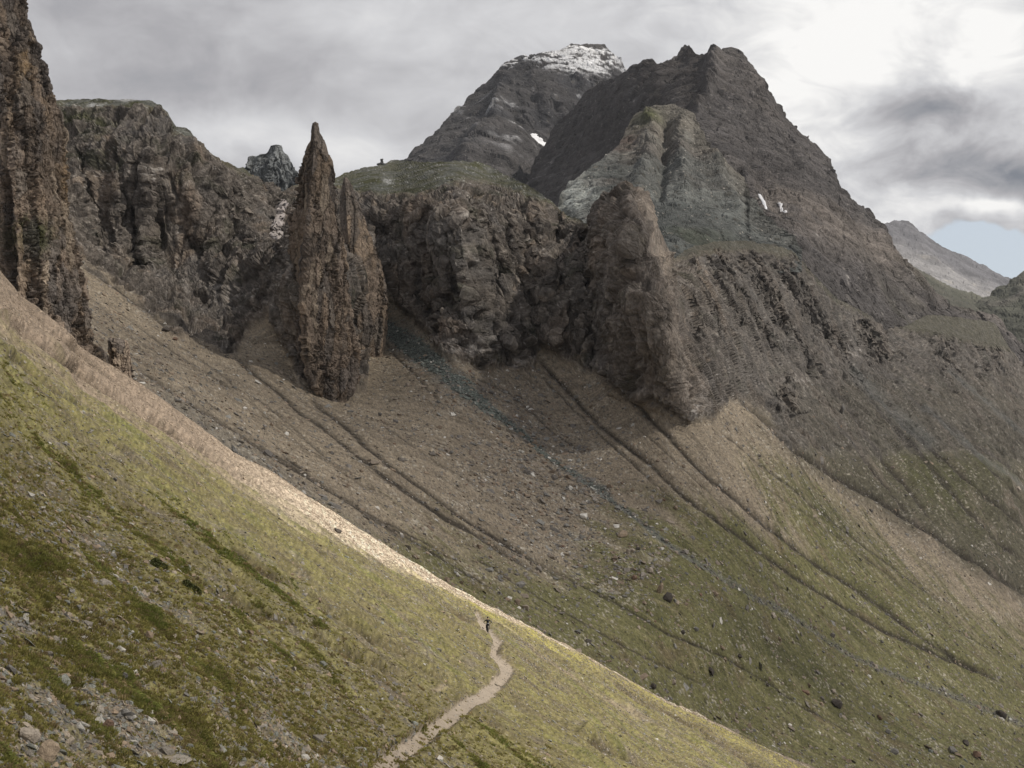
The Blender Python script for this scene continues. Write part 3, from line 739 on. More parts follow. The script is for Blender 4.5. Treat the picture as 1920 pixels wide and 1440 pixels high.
grass = sstep(-0.28, 0.65, gq - 1.3 * rsl)
gc = np.empty_like(c); gc[:] = (0.098, 0.096, 0.042)
gc = lerp3(gc, (0.072, 0.072, 0.030), sstep(0.0, 0.4, wp + 0.4 * flow))
gc = lerp3(gc, (0.150, 0.135, 0.075), sstep(0.05, 0.5, flow2))
gc = lerp3(gc, (0.100, 0.080, 0.048), 0.8 * sstep(0.1, 0.5, fbm(X / 12 + 61, Y / 9, Z / 12, 3)))
s_ = lerp3(s_, gc, 0.9 * grass)
dkg = np.clip(np.exp(-((PX - 1760 - 0.75 * (PY - 920)) / 55) ** 2 - ((PY - 900) / 95) ** 2) * 1.3 + np.exp(-((PX - 1480 - 1.35 * (PY - 1235)) / 46) ** 2 - ((PY - 1240) / 120) ** 2) +
              0.8 * np.exp(-((PX - 1520 - 1.0 * (PY - 930)) / 36) ** 2 - ((PY - 960) / 90) ** 2) + 0.9 * np.exp(-((PX - 1740) / 90) ** 2 - ((PY - 690) / 55) ** 2) +
              0.8 * np.exp(-((PX - 1850) / 60) ** 2 - ((PY - 860) / 60) ** 2) + 0.5 * np.exp(-((PX - 1150 - 1.2 * (PY - 1090)) / 40) ** 2 - ((PY - 1110) / 70) ** 2), 0, 1)
s_ = lerp3(s_, (0.056, 0.056, 0.028), np.clip(dkg * (0.75 + 0.8 * mid + 0.6 * flow), 0, 0.9))
sdn = sstep(0.50, 0.68, spk + 0.25 * bould)
s_ = lerp3(s_, (0.30, 0.275, 0.245), 0.65 * sdn)
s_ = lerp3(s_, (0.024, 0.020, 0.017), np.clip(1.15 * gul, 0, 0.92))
wn = np.clip(rng.standard_normal(X.shape), -2, 2.2)
s_ = 1.45 * np.array([1.0, 1.0, 0.93]) * s_ * (1 + 0.28 * fin + 0.12 * mid + 0.20 * wn)[..., None]
p_ = np.empty_like(c); p_[:] = (0.110, 0.108, 0.074)
p_ = lerp3(p_, (0.068, 0.070, 0.030), sstep(-0.1, 0.35, wp + 0.4 * mid + 0.3 * np.exp(-((PX - 700) / 70) ** 2 - ((PY - 355) / 20) ** 2)))
p_ = lerp3(p_, (0.138, 0.142, 0.126), 0.85 * sstep(-0.12, 0.25, fbm(X / 9 + 5, Y / 9, Z / 9, 4)))
p_ = lerp3(p_, (0.40, 0.40, 0.38), 0.8 * sstep(0.50, 0.75, spk))
p_ = lerp3(p_, (0.115, 0.108, 0.088), 0.85 * sstep(1200, 1300, PX))
for a_, b_, w_, h_ in wlist:
    e = np.exp(-((PX - a_) / w_) ** 2 - ((PY - b_) / h_) ** 2)
    p_ = lerp3(p_, (0.45, 0.45, 0.44), np.clip(1.5 * e * (0.8 + 1.6 * fin), 0, 0.95))
p_ = p_ * (1 + 0.3 * fin)[..., None]
c = lerp3(s_, rockc * (1 + 0.35 * fin)[..., None], 1.0 * cl)
c = lerp3(c, p_, plat)
c = lerp3(c, (0.150, 0.156, 0.150), np.clip(0.65 * blue * (0.7 + 0.8 * fin), 0, 0.7))
tealc = np.array([0.150, 0.170, 0.152]) * (1 + 0.35 * fin + 0.3 * flow2)[..., None]
fadec = np.clip(aC, 0, 1)[..., None]
tealc = tealc * (1 - 0.8 * fadec) + np.array([0.172, 0.162, 0.142]) * 0.8 * fadec * (1 + 0.35 * fin + 0.3 * flow2)[..., None]
c = lerp3(c, tealc, chute * (1 - 0.6 * sstep(1120, 1450, PX)))
halo = np.exp(-((chr_ - 1.2) / 0.5) ** 2) * 0.4 * ~chute
c = lerp3(c, (0.135, 0.150, 0.140), halo)
c = np.clip(c, 0.01, 0.6)
SCR['C'] = c
ck = cellmask((cl + plat) > 0.45)
hk = cellmask(chute) & ~ck
pil = in_poly(PX, PY, [(1112, 340), (1240, 340), (1262, 486), (1270, 534), (1285, 570), (1300, 640), (1320, 690), (1334, 760), (1300, 790), (1200, 757), (1140, 722), (1116, 680), (1110, 600), (1105, 500), (1101, 430), (1112, 400)])
pk = cellmask(pil) & ck; pk[:SCR['nb'] - 3] = False
o_ = sub_mesh('rock_pillar', SCR['P'], c, pk, M_cliff, smooth=False, kind=None)
tag(o_, 'broad round topped brown rock pillar with a sunlit right edge painted pale below the grey green ridge', 'rock pillar')
sub_mesh('cliff', SCR['P'], c, ck & ~pk, M_cliff, smooth=False)
sub_mesh('scree_slope', SCR['P'], c, ~ck & ~hk, M_scree)
sub_mesh('gravel_chute', SCR['P'], c, hk, M_chute)
# ------------------------------------------------------------------ mountains behind
def mountain(name, sil, bottom, dpts, step, rows, amp, scl, colour, mat, back, ribs=(), label=None, vert=3.0, shade=1.0):
    top = pw(sil)
    x0, x1 = sil[0][0], sil[-1][0]
    bot = pw(bottom)
    L = layer(x0, x1, step, top, lambda x: np.maximum(bot(x), top(x) + 4), rows, Depth(dpts), back)
    PX, PY, P0 = L['PX'], L['PY'], L['P']
    N = grid_normals(P0)
    X, Y, Z = P0[..., 0] / scl, P0[..., 1] / scl, P0[..., 2] / scl
    wv = fbm(X / 6, Y / 6, Z / 6, 4)
    fl = fbm(X / 2.2 + 0.8 * wv, Y / 2.6, Z / (2.2 * vert), 5, ridged=True)
    fi = fbm(X / 0.7, Y / 0.7, Z / 0.7, 4)
    b = (Z + 0.25 * X + 0.8 * wv) / 0.55
    b = b - np.floor(b)
    bed = sstep(0, 0.7, b) - sstep(0.78, 1, b)
    fa, ra, ga = facets(X / 0.9 + 0.5 * fi, Y / 0.9 + 0.5 * fi, (Z - 0.3 * X) / 1.3 + 0.4 * fi)
    fb, rb_, _ = facets(X / 0.34 + 0.5 * fi, Y / 0.34, (Z + 0.2 * X) / 0.3 + 0.4 * fi, 60)
    disp = amp * (1.2 * wv + 1.05 * fl + 0.3 * fi + 0.22 * bed + 0.30 * fa + 0.22 * fb)
    rs = np.zeros_like(X)
    for pts, w_, h_ in ribs:
        d, s, a = line_dist(PX + 5 * fi, PY, pts, 3.2 * w_)
        e = 1.0 * h_ * (0.7 + 0.8 * fi) * np.exp(-(d / w_) ** 2) * sstep(0, 0.1, a + 0.03) * sstep(1, 0.85, a - 0.03)
        disp = disp + e; rs = rs + e
    L['P'] = P0 + N * disp[..., None]
    L['N'] = grid_normals(L['P'])
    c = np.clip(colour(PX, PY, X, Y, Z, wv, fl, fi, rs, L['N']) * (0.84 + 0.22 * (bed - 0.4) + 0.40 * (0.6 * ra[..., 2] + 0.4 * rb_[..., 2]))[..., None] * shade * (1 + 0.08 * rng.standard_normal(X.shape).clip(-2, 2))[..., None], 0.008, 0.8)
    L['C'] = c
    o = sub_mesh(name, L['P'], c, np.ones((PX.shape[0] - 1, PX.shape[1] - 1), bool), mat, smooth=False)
    if label: o['label'] = label
    return L

def full(shape, col):
    a = np.empty(shape + (3,)); a[:] = col
    return a

def col_green(PX, PY, X, Y, Z, wv, fl, fi, rs, N):
    c = full(X.shape, (0.140, 0.143, 0.135))
    c = lerp3(c, (0.082, 0.087, 0.083), sstep(-0.1, 0.4, wv + 0.4 * fi))
    c = lerp3(c, (0.235, 0.245, 0.228), 0.8 * sstep(0.25, 0.6, fl + 0.3 * fi) * sstep(0.1, -0.3, wv))
    c = lerp3(c, (0.112, 0.100, 0.090), 0.75 * sstep(0.0, 0.35, fbm(X / 3 + 11, Y / 3, Z / 3, 4)))
    pale = np.exp(-((PX - 1085) / 36) ** 2 - ((PY - 375) / 34) ** 2)
    c = lerp3(c, (0.42, 0.44, 0.41), np.clip(pale * (0.9 + 1.2 * fi), 0, 0.9))
    br = sstep(95, 15, PY + 40 * wv + 25 * fi - pw([(1040, 300), (1180, 235), (1290, 215), (1400, 330), (1500, 430)])(PX)) * sstep(1150, 1200, PX)
    c = lerp3(c, (0.155, 0.140, 0.118), 0.8 * br)
    rb = np.exp(-((PX - 1165) / 30) ** 2 - ((PY - 280 - 0.0 * PX) / 18) ** 2)
    c = lerp3(c, (0.115, 0.075, 0.062), np.clip(0.6 * rb * (1 + 2 * fi), 0, 0.5))
    tuf = sstep(0.1, 0.45, wv + 0.2) * (np.exp(-((PX - 1240) / 40) ** 2 - ((PY - 235) / 18) ** 2) + np.exp(-((PX - 1290) / 70) ** 2 - ((PY - 462) / 20) ** 2))
    c = lerp3(c, (0.085, 0.092, 0.040), np.clip(1.4 * tuf, 0, 0.8))
    talus = sstep(330, 400, PY) * sstep(1170, 1230, PX)
    c = lerp3(c, (0.106, 0.116, 0.112), 0.6 * talus)
    return c * (1 + 0.35 * fi)[..., None]
GREEN = mountain('green_ridge', [(1040, 405), (1052, 388), (1059, 363), (1088, 341), (1125, 308), (1161, 279), (1179, 242), (1190, 220), (1212, 206), (1241, 198), (1270, 204), (1300, 213), (1307, 231), (1329, 279), (1362, 315), (1394, 337), (1405, 370), (1434, 403), (1460, 426), (1484, 444), (1500, 470)],
                 [(1040, 440), (1250, 560), (1400, 520), (1500, 520)],
                 [(1060, 390, 900), (1100, 420, 800), (1180, 260, 1080), (1241, 200, 1130), (1300, 230, 1080), (1260, 480, 700), (1340, 470, 740), (1480, 470, 800), (1400, 360, 980), (1240, 330, 960), (1300, 400, 820), (1250, 560, 690)],
                 1.5, 240, 4.2, 22.0, col_green, M_talus, [(120, -90), (50, -25), (15, -4)], shade=0.82,
                 ribs=[([(1225, 215), (1215, 300), (1190, 370)], 18, 9), ([(1280, 225), (1275, 300), (1285, 380)], 14, 8), ([(1250, 230), (1245, 310), (1235, 390)], 9, -8), ([(1330, 290), (1350, 350), (1390, 420)], 12, 8)])

def col_main(PX, PY, X, Y, Z, wv, fl, fi, rs, N):
    c = full(X.shape, (0.092, 0.085, 0.083))
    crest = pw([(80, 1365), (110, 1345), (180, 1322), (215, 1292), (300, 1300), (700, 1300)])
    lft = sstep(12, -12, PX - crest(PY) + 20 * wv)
    c = lerp3(c, (0.064, 0.057, 0.054), lft)  # shaded left face painted darker than the lit right face
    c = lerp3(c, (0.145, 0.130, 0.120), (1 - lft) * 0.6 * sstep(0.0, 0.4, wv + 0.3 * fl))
    c = lerp3(c, (0.075, 0.070, 0.070), 0.6 * sstep(0.05, 0.45, fi - 0.4 * wv))
    c = lerp3(c, (0.19, 0.165, 0.145), 0.7 * np.exp(-((PY - 400 - 0.5 * (PX - 1500)) / 36) ** 2) * sstep(1380, 1460, PX) * sstep(-0.2, 0.4, fl))
    g = sstep(0.05, 0.45, wv + 0.10) * sstep(430, 620, PY)
    c = lerp3(c, (0.085, 0.085, 0.050), 0.7 * g)
    c = lerp3(c, (0.34, 0.32, 0.30), 0.6 * sstep(0.50, 0.62, fi))
    return c * (1 + 0.40 * fi)[..., None]
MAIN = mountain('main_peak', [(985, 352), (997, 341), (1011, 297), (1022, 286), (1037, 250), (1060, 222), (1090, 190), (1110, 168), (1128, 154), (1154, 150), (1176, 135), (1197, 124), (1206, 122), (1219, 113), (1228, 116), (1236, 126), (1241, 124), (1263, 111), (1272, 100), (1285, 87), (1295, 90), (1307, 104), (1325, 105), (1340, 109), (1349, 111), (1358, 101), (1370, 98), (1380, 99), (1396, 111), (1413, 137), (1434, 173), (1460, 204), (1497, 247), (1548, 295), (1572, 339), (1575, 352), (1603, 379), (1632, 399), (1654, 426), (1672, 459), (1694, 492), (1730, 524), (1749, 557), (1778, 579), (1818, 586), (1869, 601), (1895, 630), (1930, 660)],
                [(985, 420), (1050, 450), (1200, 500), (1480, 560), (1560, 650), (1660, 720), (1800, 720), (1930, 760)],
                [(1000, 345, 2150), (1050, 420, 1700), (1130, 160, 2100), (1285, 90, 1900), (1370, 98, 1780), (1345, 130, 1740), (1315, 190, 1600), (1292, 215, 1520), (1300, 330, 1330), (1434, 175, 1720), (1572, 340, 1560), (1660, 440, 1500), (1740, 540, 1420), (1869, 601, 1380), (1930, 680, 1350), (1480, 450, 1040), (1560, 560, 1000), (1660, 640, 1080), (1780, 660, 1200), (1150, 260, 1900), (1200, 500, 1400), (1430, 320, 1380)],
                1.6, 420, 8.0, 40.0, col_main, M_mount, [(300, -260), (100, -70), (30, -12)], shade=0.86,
                ribs=[([(1350, 105), (1325, 180), (1296, 214)], 13, 22), ([(1470, 270), (1500, 320)], 6, -14), ([(1390, 240), (1425, 300), (1470, 350)], 8, -9), ([(1400, 300), (1440, 370), (1475, 410)], 8, -8), ([(1420, 400), (1500, 440), (1580, 500)], 8, -9),
                      ([(1385, 320), (1392, 350)], 5, -16), ([(1640, 430), (1680, 510), (1740, 570)], 14, 10), ([(1570, 350), (1600, 420), (1680, 540)], 12, -8), ([(1230, 120), (1170, 200), (1090, 290)], 12, 12), ([(1285, 95), (1230, 190), (1150, 290)], 14, -9)])

def col_snowy(PX, PY, X, Y, Z, wv, fl, fi, rs, N):
    bedv = (Z + 0.25 * X + 0.8 * wv) / 0.28; bedv = bedv - np.floor(bedv)
    c = full(X.shape, (0.060, 0.058, 0.061))
    c = lerp3(c, (0.044, 0.044, 0.048), sstep(0, 0.4, wv + 0.3 * fi))
    c = lerp3(c, (0.085, 0.078, 0.074), 0.5 * sstep(0.1, 0.5, fl))
    c = lerp3(c, (0.045, 0.046, 0.052), 0.8 * np.exp(-((PX - 1020) / 40) ** 2 - ((PY - 225) / 28) ** 2))
    low = pw([(773, 100), (920, 120), (950, 140), (990, 126), (1020, 135), (1060, 140), (1110, 143), (1155, 150), (1200, 152)])(PX)
    sn = sstep(9, -9, PY - low - 6 * wv) * sstep(0.0, 0.14, 0.55 * fi + 0.6 * fbm(X / 0.20, Y / 0.20, Z / 0.14, 3) + 0.35 * wv + 0.30 * (bedv - 0.5) - 0.17 + 0.25 * sstep(1000, 1080, PX) * sstep(92, 108, PY))
    sn2 = (np.exp(-((PX - 1055) / 45) ** 2 - ((PY - 176) / 16) ** 2) + np.exp(-((PX - 885) / 30) ** 2 - ((PY - 220) / 40) ** 2) * 0.8 + np.exp(-((PX - 960) / 30) ** 2 - ((PY - 240) / 40) ** 2) * 0.75 + np.exp(-((PX - 1085) / 30) ** 2 - ((PY - 165) / 18) ** 2)) * sstep(0.22, 0.45, fi + 0.1 * fl)
    c = c * (1 + 0.4 * fi)[..., None]
    return lerp3(c, (0.70, 0.71, 0.73), np.clip(np.maximum(sn, sn2), 0, 1))
SNOWY = mountain('snowy_peak', [(740, 330), (773, 301), (800, 279), (833, 242), (873, 206), (882, 192), (895, 177), (935, 144), (964, 115), (980, 107), (997, 103), (1030, 106), (1063, 98), (1070, 93), (1106, 90), (1132, 89), (1146, 102), (1165, 120), (1174, 134), (1200, 160), (1260, 220)],
                 [(740, 380), (1000, 430), (1260, 420)],
                 [(773, 305, 2500), (880, 200, 2750), (1000, 105, 2900), (1132, 90, 2950), (1170, 135, 2800), (1030, 160, 2650), (960, 300, 2300), (1010, 300, 2500), (1060, 240, 2600), (850, 340, 2200), (1250, 250, 2700), (1000, 430, 2150)],
                 1.7, 230, 13.0, 70.0, col_snowy, M_mount, [(500, -400), (150, -90), (40, -14)], shade=0.86,
                 ribs=[([(1000, 185), (1010, 250)], 12, -22), ([(1045, 195), (1040, 250)], 9, -20), ([(960, 150), (930, 240), (860, 320)], 16, 22), ([(1075, 150), (1090, 170)], 12, 14), ([(960, 225), (985, 250), (1012, 275)], 5, -16)])

def col_distant(PX, PY, X, Y, Z, wv, fl, fi, rs, N):
    c = full(X.shape, (0.185, 0.182, 0.185))  # bluish haze put into the far rock colour
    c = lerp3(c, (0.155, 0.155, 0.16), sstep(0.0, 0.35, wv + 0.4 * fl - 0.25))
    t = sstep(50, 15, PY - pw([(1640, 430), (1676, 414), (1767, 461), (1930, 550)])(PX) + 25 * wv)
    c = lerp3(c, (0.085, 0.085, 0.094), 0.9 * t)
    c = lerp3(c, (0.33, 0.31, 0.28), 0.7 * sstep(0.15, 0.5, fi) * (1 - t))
    return c
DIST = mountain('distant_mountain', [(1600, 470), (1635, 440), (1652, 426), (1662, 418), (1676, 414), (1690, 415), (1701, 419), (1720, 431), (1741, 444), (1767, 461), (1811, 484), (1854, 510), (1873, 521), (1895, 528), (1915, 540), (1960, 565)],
                [(1600, 560), (1700, 600), (1960, 620)],
                [(1660, 420, 5200), (1740, 444, 5300), (1850, 508, 5400), (1915, 540, 5500), (1700, 520, 4400), (1840, 560, 4300), (1600, 560, 4300), (1960, 620, 4200)],
                1.6, 90, 13.0, 130.0, col_distant, M_far, [(900, -700), (250, -120)],
                ribs=[([(1690, 420), (1740, 480), (1800, 540)], 8, 12), ([(1720, 432), (1780, 490), (1850, 545)], 8, -14)])

def col_dark(PX, PY, X, Y, Z, wv, fl, fi, rs, N):
    c = full(X.shape, (0.075, 0.076, 0.060))
    c = lerp3(c, (0.11, 0.10, 0.088), sstep(0, 0.4, wv + 0.3 * fi))
    return c * (1 + 0.3 * fi)[..., None]
VAL = mountain('valley_slope', [(1640, 470), (1700, 500), (1730, 517), (1760, 529), (1790, 540), (1815, 550), (1840, 559), (1870, 572), (1930, 600), (1990, 630)],
               [(1640, 700), (1990, 760)],
               [(1650, 480, 2900), (1730, 517, 3100), (1840, 559, 3400), (1930, 600, 3300), (1700, 650, 1900), (1900, 700, 1700), (1990, 760, 1500), (1820, 600, 2500)],
               2.0, 120, 12.0, 90.0, col_dark, M_far, [(400, -200), (100, -20)])
HILL = mountain('far_hill', [(1800, 590), (1835, 566), (1855, 557), (1875, 544), (1890, 540), (1900, 531), (1912, 519), (1920, 513), (1940, 500), (2000, 470), (2100, 440)],
                [(1800, 620), (1900, 690), (2000, 740), (2100, 760)],
                [(1820, 590, 2700), (1860, 552, 2900), (1920, 515, 3000), (2050, 460, 3100), (1920, 640, 2300), (2100, 740, 1900), (2000, 600, 2500)],
                2.0, 110, 14.0, 80.0, col_dark, M_far, [(500, -350), (120, -50)])

# ------------------------------------------------------------------ free-standing rock towers
def tower(name, prof, d0, ratio, colour, amp, label, cat, mat=None, na=200, step=2.0, lean=0.0, scl=1.0, seed=0.0, slabs=True):
    p = np.array(prof, float)                     # py, left, right, arris
    ys = np.arange(p[0, 0], p[-1, 0] + step, step)
    xl, xr, xa = (np.interp(ys, p[:, 0], p[:, k]) for k in (1, 2, 3))
    m = d0 / F
    rows = []
    for y, l, r, a in zip(ys, xl, xr, xa):
        half = (r - l) / 2 * m * ratio
        cx = (l + r) / 2
        poly = np.array([(l, 0.15), (l + 0.55 * (a - l), -0.16), (l + 0.86 * (a - l), -0.62), (a, -1.0), (a + 0.25 * (r - a), -0.80), (a + 0.70 * (r - a), -0.36), (r, 0.15), (cx + 0.2 * (r - cx), 0.9), (cx - 0.4 * (cx - l), 0.8), (l, 0.15)])
        seg = np.hypot(np.diff(poly[:, 0]) * m, np.diff(poly[:, 1]) * half)
        front = np.array([1.6, 1.6, 1.6, 1.8, 1.8, 1.6, 0.6, 0.5, 0.6])
        L = np.concatenate([[0], np.cumsum(seg * front)]); L /= L[-1] + 1e-9
        t = np.linspace(0, 1, na, endpoint=False)
        px = np.interp(t, L, poly[:, 0]); dy = np.interp(t, L, poly[:, 1]) * half
        q = at(px, np.full(na, y), np.full(na, d0 + lean * (y - ys[0])))
        q[:, 1] += dy
        rows.append(q)
    P = np.array(rows)
    du = np.roll(P, -1, 1) - np.roll(P, 1, 1); dv = np.gradient(P, axis=0)
    N = np.cross(dv, du); N /= np.linalg.norm(N, axis=2)[..., None] + 1e-9
    cen = P.mean(axis=1, keepdims=True)
    N[np.sum(N * (P - cen), axis=2) < 0] *= -1
    X, Y, Z = (P[..., k] / scl + seed for k in range(3))
    wv = fbm(X / 12, Y / 12, Z / 16, 4)
    fl = fbm(X / 7 + 0.4 * wv, Y / 7, Z / 48, 4, ridged=True)
    fl2 = fbm(X / 2.4 + 0.4 * wv, Y / 2.4, Z / 11, 3, ridged=True)
    fi = fbm(X / 1.4, Y / 1.4, Z / 1.2, 4)
    b = (Z + 0.12 * X + 2.5 * wv) / 5.2; b = b - np.floor(b); bed = sstep(0, 0.6, b) - sstep(0.82, 1, b)
    fa, ra, ga = facets(X / 7.5 + 0.3 * fi, Y / 7.5 + 0.3 * fi, (Z + 0.1 * X) / 46 + 0.2 * fi, 11)
    fb, rb_, gb = facets(X / 3.0 + 0.3 * fi, Y / 3.0 + 0.3 * fi, (Z - 0.1 * X) / 9.5 + 0.2 * fi, 77)
    fc, rc_, gc_ = facets(X / 1.3 + 0.3 * fi, Y / 1.3, (Z + 0.2 * X) / 2.6 + 0.2 * fi, 120)
    wid = np.clip((xr - xl) * m / (26 * scl), 0.10, 1.0)[:, None]
    disp = amp * wid * (0.55 * (fl - 0.25) + 0.35 * (fl2 - 0.2) + 0.7 * wv + 0.15 * fi + 0.35 * (bed - 0.4) + 1.5 * fa + 0.75 * fb + 0.20 * fc)
    P = P + N * disp[..., None]
    cap = P[0].mean(axis=0) + np.array([0, 0, 0.5 * scl])
    PXg = P[..., 0] / P[..., 1] * F + 960
    C = colour(PXg, np.broadcast_to(ys[:, None], P.shape[:2]), X, Y, Z, wv, fl, fl2, fi, N)
    if slabs:
        C = lerp3(C, (0.215, 0.165, 0.118), 0.6 * (ra[..., 1] > 0.60) * sstep(-0.5, 0.2, fi))
        C = lerp3(C, (0.285, 0.235, 0.180), 0.65 * (rb_[..., 1] > 0.84))
        C = lerp3(C, (0.105, 0.095, 0.088), 0.6 * (rb_[..., 2] > 0.74))
    C = 1.25 * (1 + 0.07 * rng.standard_normal(X.shape).clip(-2, 2)[..., None]) * C * ((0.78 + 0.44 * (0.5 * ra[..., 2] + 0.5 * rb_[..., 0])) * (1 - 0.45 * sstep(0.08, 0.0, ga)) * (1 - 0.3 * sstep(0.07, 0.0, gb)))[..., None]
    C = np.clip(C, 0.01, 0.6)
    R, A = P.shape[:2]
    idx = np.arange(R * A).reshape(R, A)
    nx = np.roll(idx, -1, 1)
    q = np.stack([idx[:-1], idx[1:], nx[1:], nx[:-1]], -1).reshape(-1, 4)
    V = np.concatenate([P.reshape(-1, 3), cap[None]])
    CC = np.concatenate([C.reshape(-1, 3), C[:1, 0]])
    tq = np.stack([np.full(A, R * A), idx[0], nx[0], nx[0]], -1)
    me = mesh_np(name, V, q, CC, False)
    # close the top with a fan
    bm = bmesh.new(); bm.from_mesh(me); bm.verts.ensure_lookup_table()
    for i in range(A):
        try: bm.faces.new((bm.verts[R * A], bm.verts[int(idx[0, i])], bm.verts[int(nx[0, i])]))
        except ValueError: pass
    bmesh.ops.recalc_face_normals(bm, faces=bm.faces)
    bm.to_mesh(me); bm.free()
    o = link(name, me, mat or M_cliff)
    tag(o, label, cat)
    return o

def col_spire(ochre, pale, dark=(0.068, 0.056, 0.047)):
    def f(px, py, X, Y, Z, wv, fl, fl2, fi, N):
        c = full(X.shape, (0.185, 0.147, 0.115))
        c = lerp3(c, dark, 0.8 * sstep(0.0, 0.45, wv + 0.5 * fi))
        oc = sstep(0.0, 0.45, fbm(X / 5 + 3, Y / 5, Z / 26, 4) + ochre)
        c = lerp3(c, (0.205, 0.156, 0.112), 0.8 * oc)
        pl = sstep(0.15, 0.5, fbm(X / 4 + 63, Y / 4, Z / 20, 4) + pale)
        c = lerp3(c, (0.30, 0.245, 0.185), 0.75 * pl)
        gy = sstep(0.1, 0.5, fbm(X / 9 + 23, Y / 9, Z / 15, 3))
        c = lerp3(c, (0.125, 0.115, 0.108), 0.6 * gy)
        return c * (1 + 0.35 * fi)[..., None]
    return f
tower('rock_spire', [(231, 585, 597, 591), (248, 583, 599, 591), (263, 583, 607, 592), (285, 571, 614, 592), (307, 563, 622, 592), (325, 560, 626, 592), (354, 558, 628, 591), (383, 555, 629, 589), (420, 547, 634, 587), (460, 547, 641, 585), (515, 549, 650, 583), (569, 550, 657, 580), (624, 552, 662, 580), (669, 555, 667, 584), (705, 560, 668, 590), (723, 564, 664, 598), (750, 568, 656, 604), (800, 570, 652, 608)], 432, 1.15, col_spire(0.05, -0.02), 1.9,
      'tallest slender brown rock spire standing free in front of the cliff above the scree', 'rock spire', na=300, step=1.6)
tower('rock_pinnacle', [(334, 645, 651, 648), (347, 641, 660, 649), (369, 638, 667, 650), (398, 636, 679, 652), (427, 638, 690, 655), (460, 640, 701, 658), (496, 642, 718, 664), (560, 640, 728, 672), (640, 640, 722, 676), (720, 640, 715, 678)], 500, 1.0, col_spire(-0.05, -0.12), 0.85,
      'short blunt brown rock pinnacle leaning against the right flank of the tall spire', 'rock pinnacle', na=180, seed=31)
def col_left(px, py, X, Y, Z, wv, fl, fl2, fi, N):
    c = col_spire(-0.06, -0.14)(px, py, X, Y, Z, wv, fl, fl2, fi, N)
    m = np.exp(-((px - 50) / 45) ** 2 - ((py - 455) / 40) ** 2)
    c = lerp3(c, (0.05, 0.055, 0.02), np.clip(1.1 * m * sstep(-0.2, 0.3, wv + fi), 0, 0.9))
    o = np.exp(-((px - 36) / 14) ** 2 - ((py - 150) / 55) ** 2) + np.exp(-((px - 118) / 10) ** 2 - ((py - 330) / 60) ** 2)  # ochre edges, with sunlight from the right painted in
    return lerp3(c, (0.30, 0.205, 0.105), np.clip(0.8 * o * (0.7 + fi), 0, 0.8))
tower('rock_tower', [(-60, -190, 14, -30), (0, -200, 36, -10), (14, -204, 38, -8), (40, -208, 47, 0), (75, -212, 60, 10), (110, -214, 74, 20), (140, -216, 84, 26), (190, -220, 99, 40), (250, -222, 116, 55), (330, -225, 121, 62), (400, -228, 126, 70), (480, -230, 141, 78), (560, -232, 156, 84), (640, -234, 172, 88), (700, -236, 215, 120), (760, -236, 262, 160)], 232, 0.62,
      col_left, 1.0, 'huge dark rock tower rising out of the frame at the upper left edge', 'rock tower', na=420, step=2.0, scl=0.62, seed=91)
tower('rock_outcrop', [(634, 205, 212, 208), (640, 203, 236, 208), (655, 203, 244, 210), (672, 204, 246, 212), (690, 206, 248, 214), (708, 210, 250, 220), (730, 216, 258, 230)], 190, 0.9,
      col_spire(0.02, 0.05), 0.9, 'small square layered outcrop at the foot of the left tower above the pale slope edge', 'rock outcrop', na=120, step=1.6, scl=0.35, seed=17)
def col_knob(px, py, X, Y, Z, wv, fl, fl2, fi, N):
    c = full(X.shape, (0.115, 0.125, 0.132))
    c = lerp3(c, (0.065, 0.070, 0.076), sstep(0, 0.4, wv + 0.6 * fi))
    c = lerp3(c, (0.21, 0.22, 0.22), 0.7 * sstep(0.2, 0.5, fl2 + 0.2 * fi))
    return c * (1 + 0.3 * fi)[..., None]
tower('rock_crag', [(273, 507, 527, 518), (278, 505, 529, 518), (285, 501, 530, 519), (292, 486, 534, 518), (298, 474, 538, 514), (306, 464, 541, 512), (316, 450, 550, 512), (328, 440, 560, 514), (350, 436, 572, 516), (400, 440, 580, 518)], 660, 0.7,
      col_knob, 2.0, 'bluish grey craggy knob on the skyline behind the cliff left of the tall spire', 'rock knob', na=200, seed=43, slabs=False)
